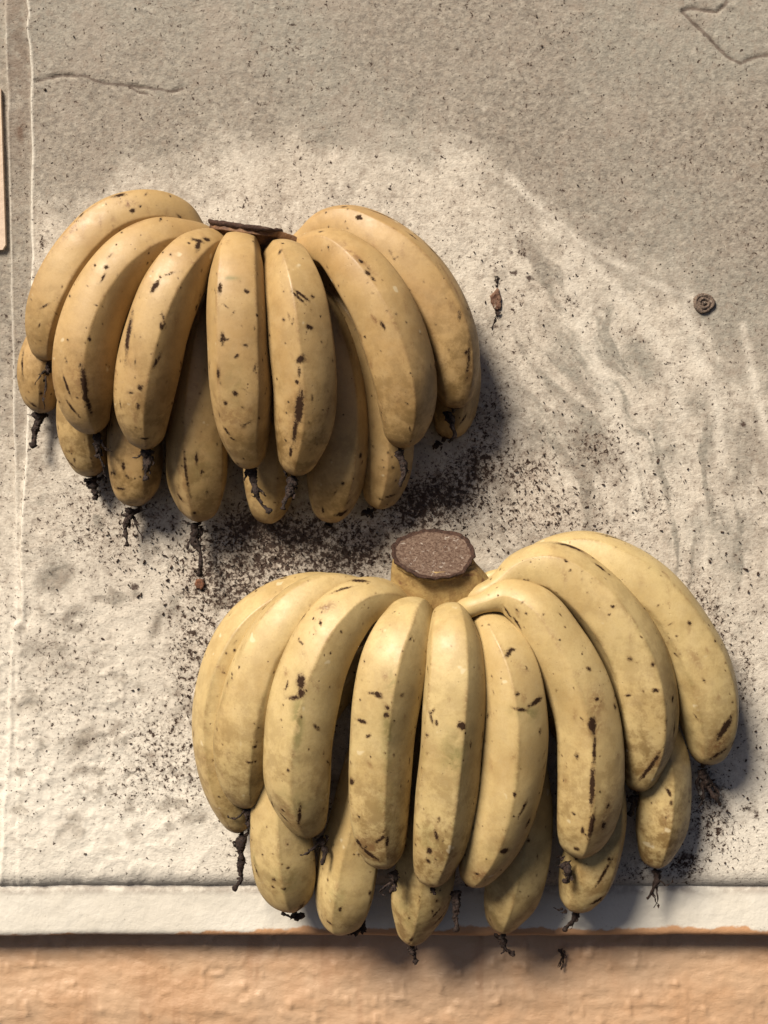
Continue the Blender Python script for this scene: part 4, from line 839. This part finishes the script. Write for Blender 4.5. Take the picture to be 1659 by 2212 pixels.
def flake(org, outline, h, mat, idx):
    """curled brown flake: a small domed patch with ragged edge"""
    rg = np.random.default_rng(idx); c = P(*org, h/1000); n = len(outline)
    fine = []
    for i in range(n):
        a, b = np.array(outline[i], float), np.array(outline[(i+1) % n], float)
        for t in (0, .33, .66): fine.append(a*(1-t)+b*t+rg.normal(0, .8, 2))
    V = []; m = len(fine)
    for f, hh in ((1.0, h-1.6), (1.0, h), (.8, h+.9), (.5, h+.5), (.2, h+.3)):
        for q in fine:
            x = org[0]+(q[0]-org[0])*f; y = org[1]+(q[1]-org[1])*f
            V.append(P(x, y, (hh+rg.normal(0, .12))/1000))
    F = [[j*m+k, j*m+(k+1) % m, (j+1)*m+(k+1) % m, (j+1)*m+k] for j in range(4) for k in range(m)] + [[4*m+k for k in range(m)]]
    me = mesh_np('bark_flake', np.array(V), F, mat); centre(me, c); o = link('bark_flake', me); o.location = c; return o
M_FLAKE = mat_simple('flake_brown', (0.10, 0.045, 0.028), (0.20, 0.12, 0.08), 500, .7, .0015, .3, (0.52, 0.45, 0.36))
tag(flake((1071, 647), [(1073, 622), (1080, 632), (1084, 645), (1082, 668), (1076, 672), (1068, 668), (1060, 652), (1058, 640), (1066, 632)], 1.0, M_FLAKE, 77), 'small brown flake on the wall right of the upper bunch', 'flake')
M_RED = mat_simple('flake_red_brown', (0.17, 0.07, 0.035), (0.08, 0.036, 0.022), 400, .7, .001)
tag(flake((431, 1262), [(424, 1252), (436, 1250), (442, 1258), (440, 1268), (434, 1274), (424, 1270), (420, 1262)], 1.2, M_RED, 78), 'tiny reddish flake on the wall under the long dried tip of the upper bunch', 'flake')

fl = bpy.data.objects['bark_flake']
for pth, k_ in (([(1075, 598), (1074, 610), (1073, 624)], 901), ([(1072, 670), (1071, 684), (1069, 696), (1066, 706), (1058, 709)], 902)):
    tm = dried_mesh([pth], -0.5, k_, .42, 'thread'); centre(tm, fl.location); link('thread', tm, fl)
# crumbs of dried flowers clinging to the rough wall: too many to count
def crumbs():
    rg = np.random.default_rng(12); V, F = [], []
    zones = [(620, 1165, 230, 50, 620), (930, 1080, 120, 60, 420), (480, 1255, 90, 70, 240), (1040, 990, 60, 80, 160), (1160, 1090, 130, 80, 150), (1290, 960, 110, 110, 110),
             (350, 1600, 170, 190, 170), (330, 1120, 120, 60, 110), (1530, 1750, 45, 60, 150), (1475, 1865, 45, 20, 70), (1400, 1150, 180, 130, 140), (1600, 1500, 40, 150, 70), (880, 700, 900, 650, 260), (1200, 600, 120, 110, 50),
             (430, 1400, 40, 130, 90), (1560, 1300, 60, 110, 80)]
    for (x, y, sx, sy, n) in zones:
        for _ in range(int(n*.62)):
            px, py = rg.normal(x, sx), rg.normal(y, sy)
            if not (72 < px < 1700 and -40 < py < 1880): continue
            c = P(px, py, .0004); s = abs(rg.normal(0, .00022)) + .00018; el = rg.uniform(1, 2.8); ang = rg.uniform(0, math.pi)
            b = len(V); k = 6
            for t in range(k):
                a = 2*math.pi*t/k; r = s*rg.uniform(.6, 1.3); dx, dz = el*r*math.cos(a), r*math.sin(a)
                V.append(c + np.array([dx*math.cos(ang)-dz*math.sin(ang), .0012, dx*math.sin(ang)+dz*math.cos(ang)]))
            for t in range(k):
                p = V[b+t]; V.append(np.array([c[0]+(p[0]-c[0])*.7, -.0004-rg.uniform(0, .0009), c[2]+(p[2]-c[2])*.7]))
            for t in range(k): F.append([b+t, b+(t+1) % k, b+k+(t+1) % k, b+k+t])
            F.append([b+k+t for t in range(k)])
    me = mesh_np('dry_crumbs', np.array(V), F, M_CRUMB, smooth=False)
    return link('dry_crumbs', me)
tag(crumbs(), 'dark crumbs and specks scattered on the wall round both bunches', None, kind='stuff')
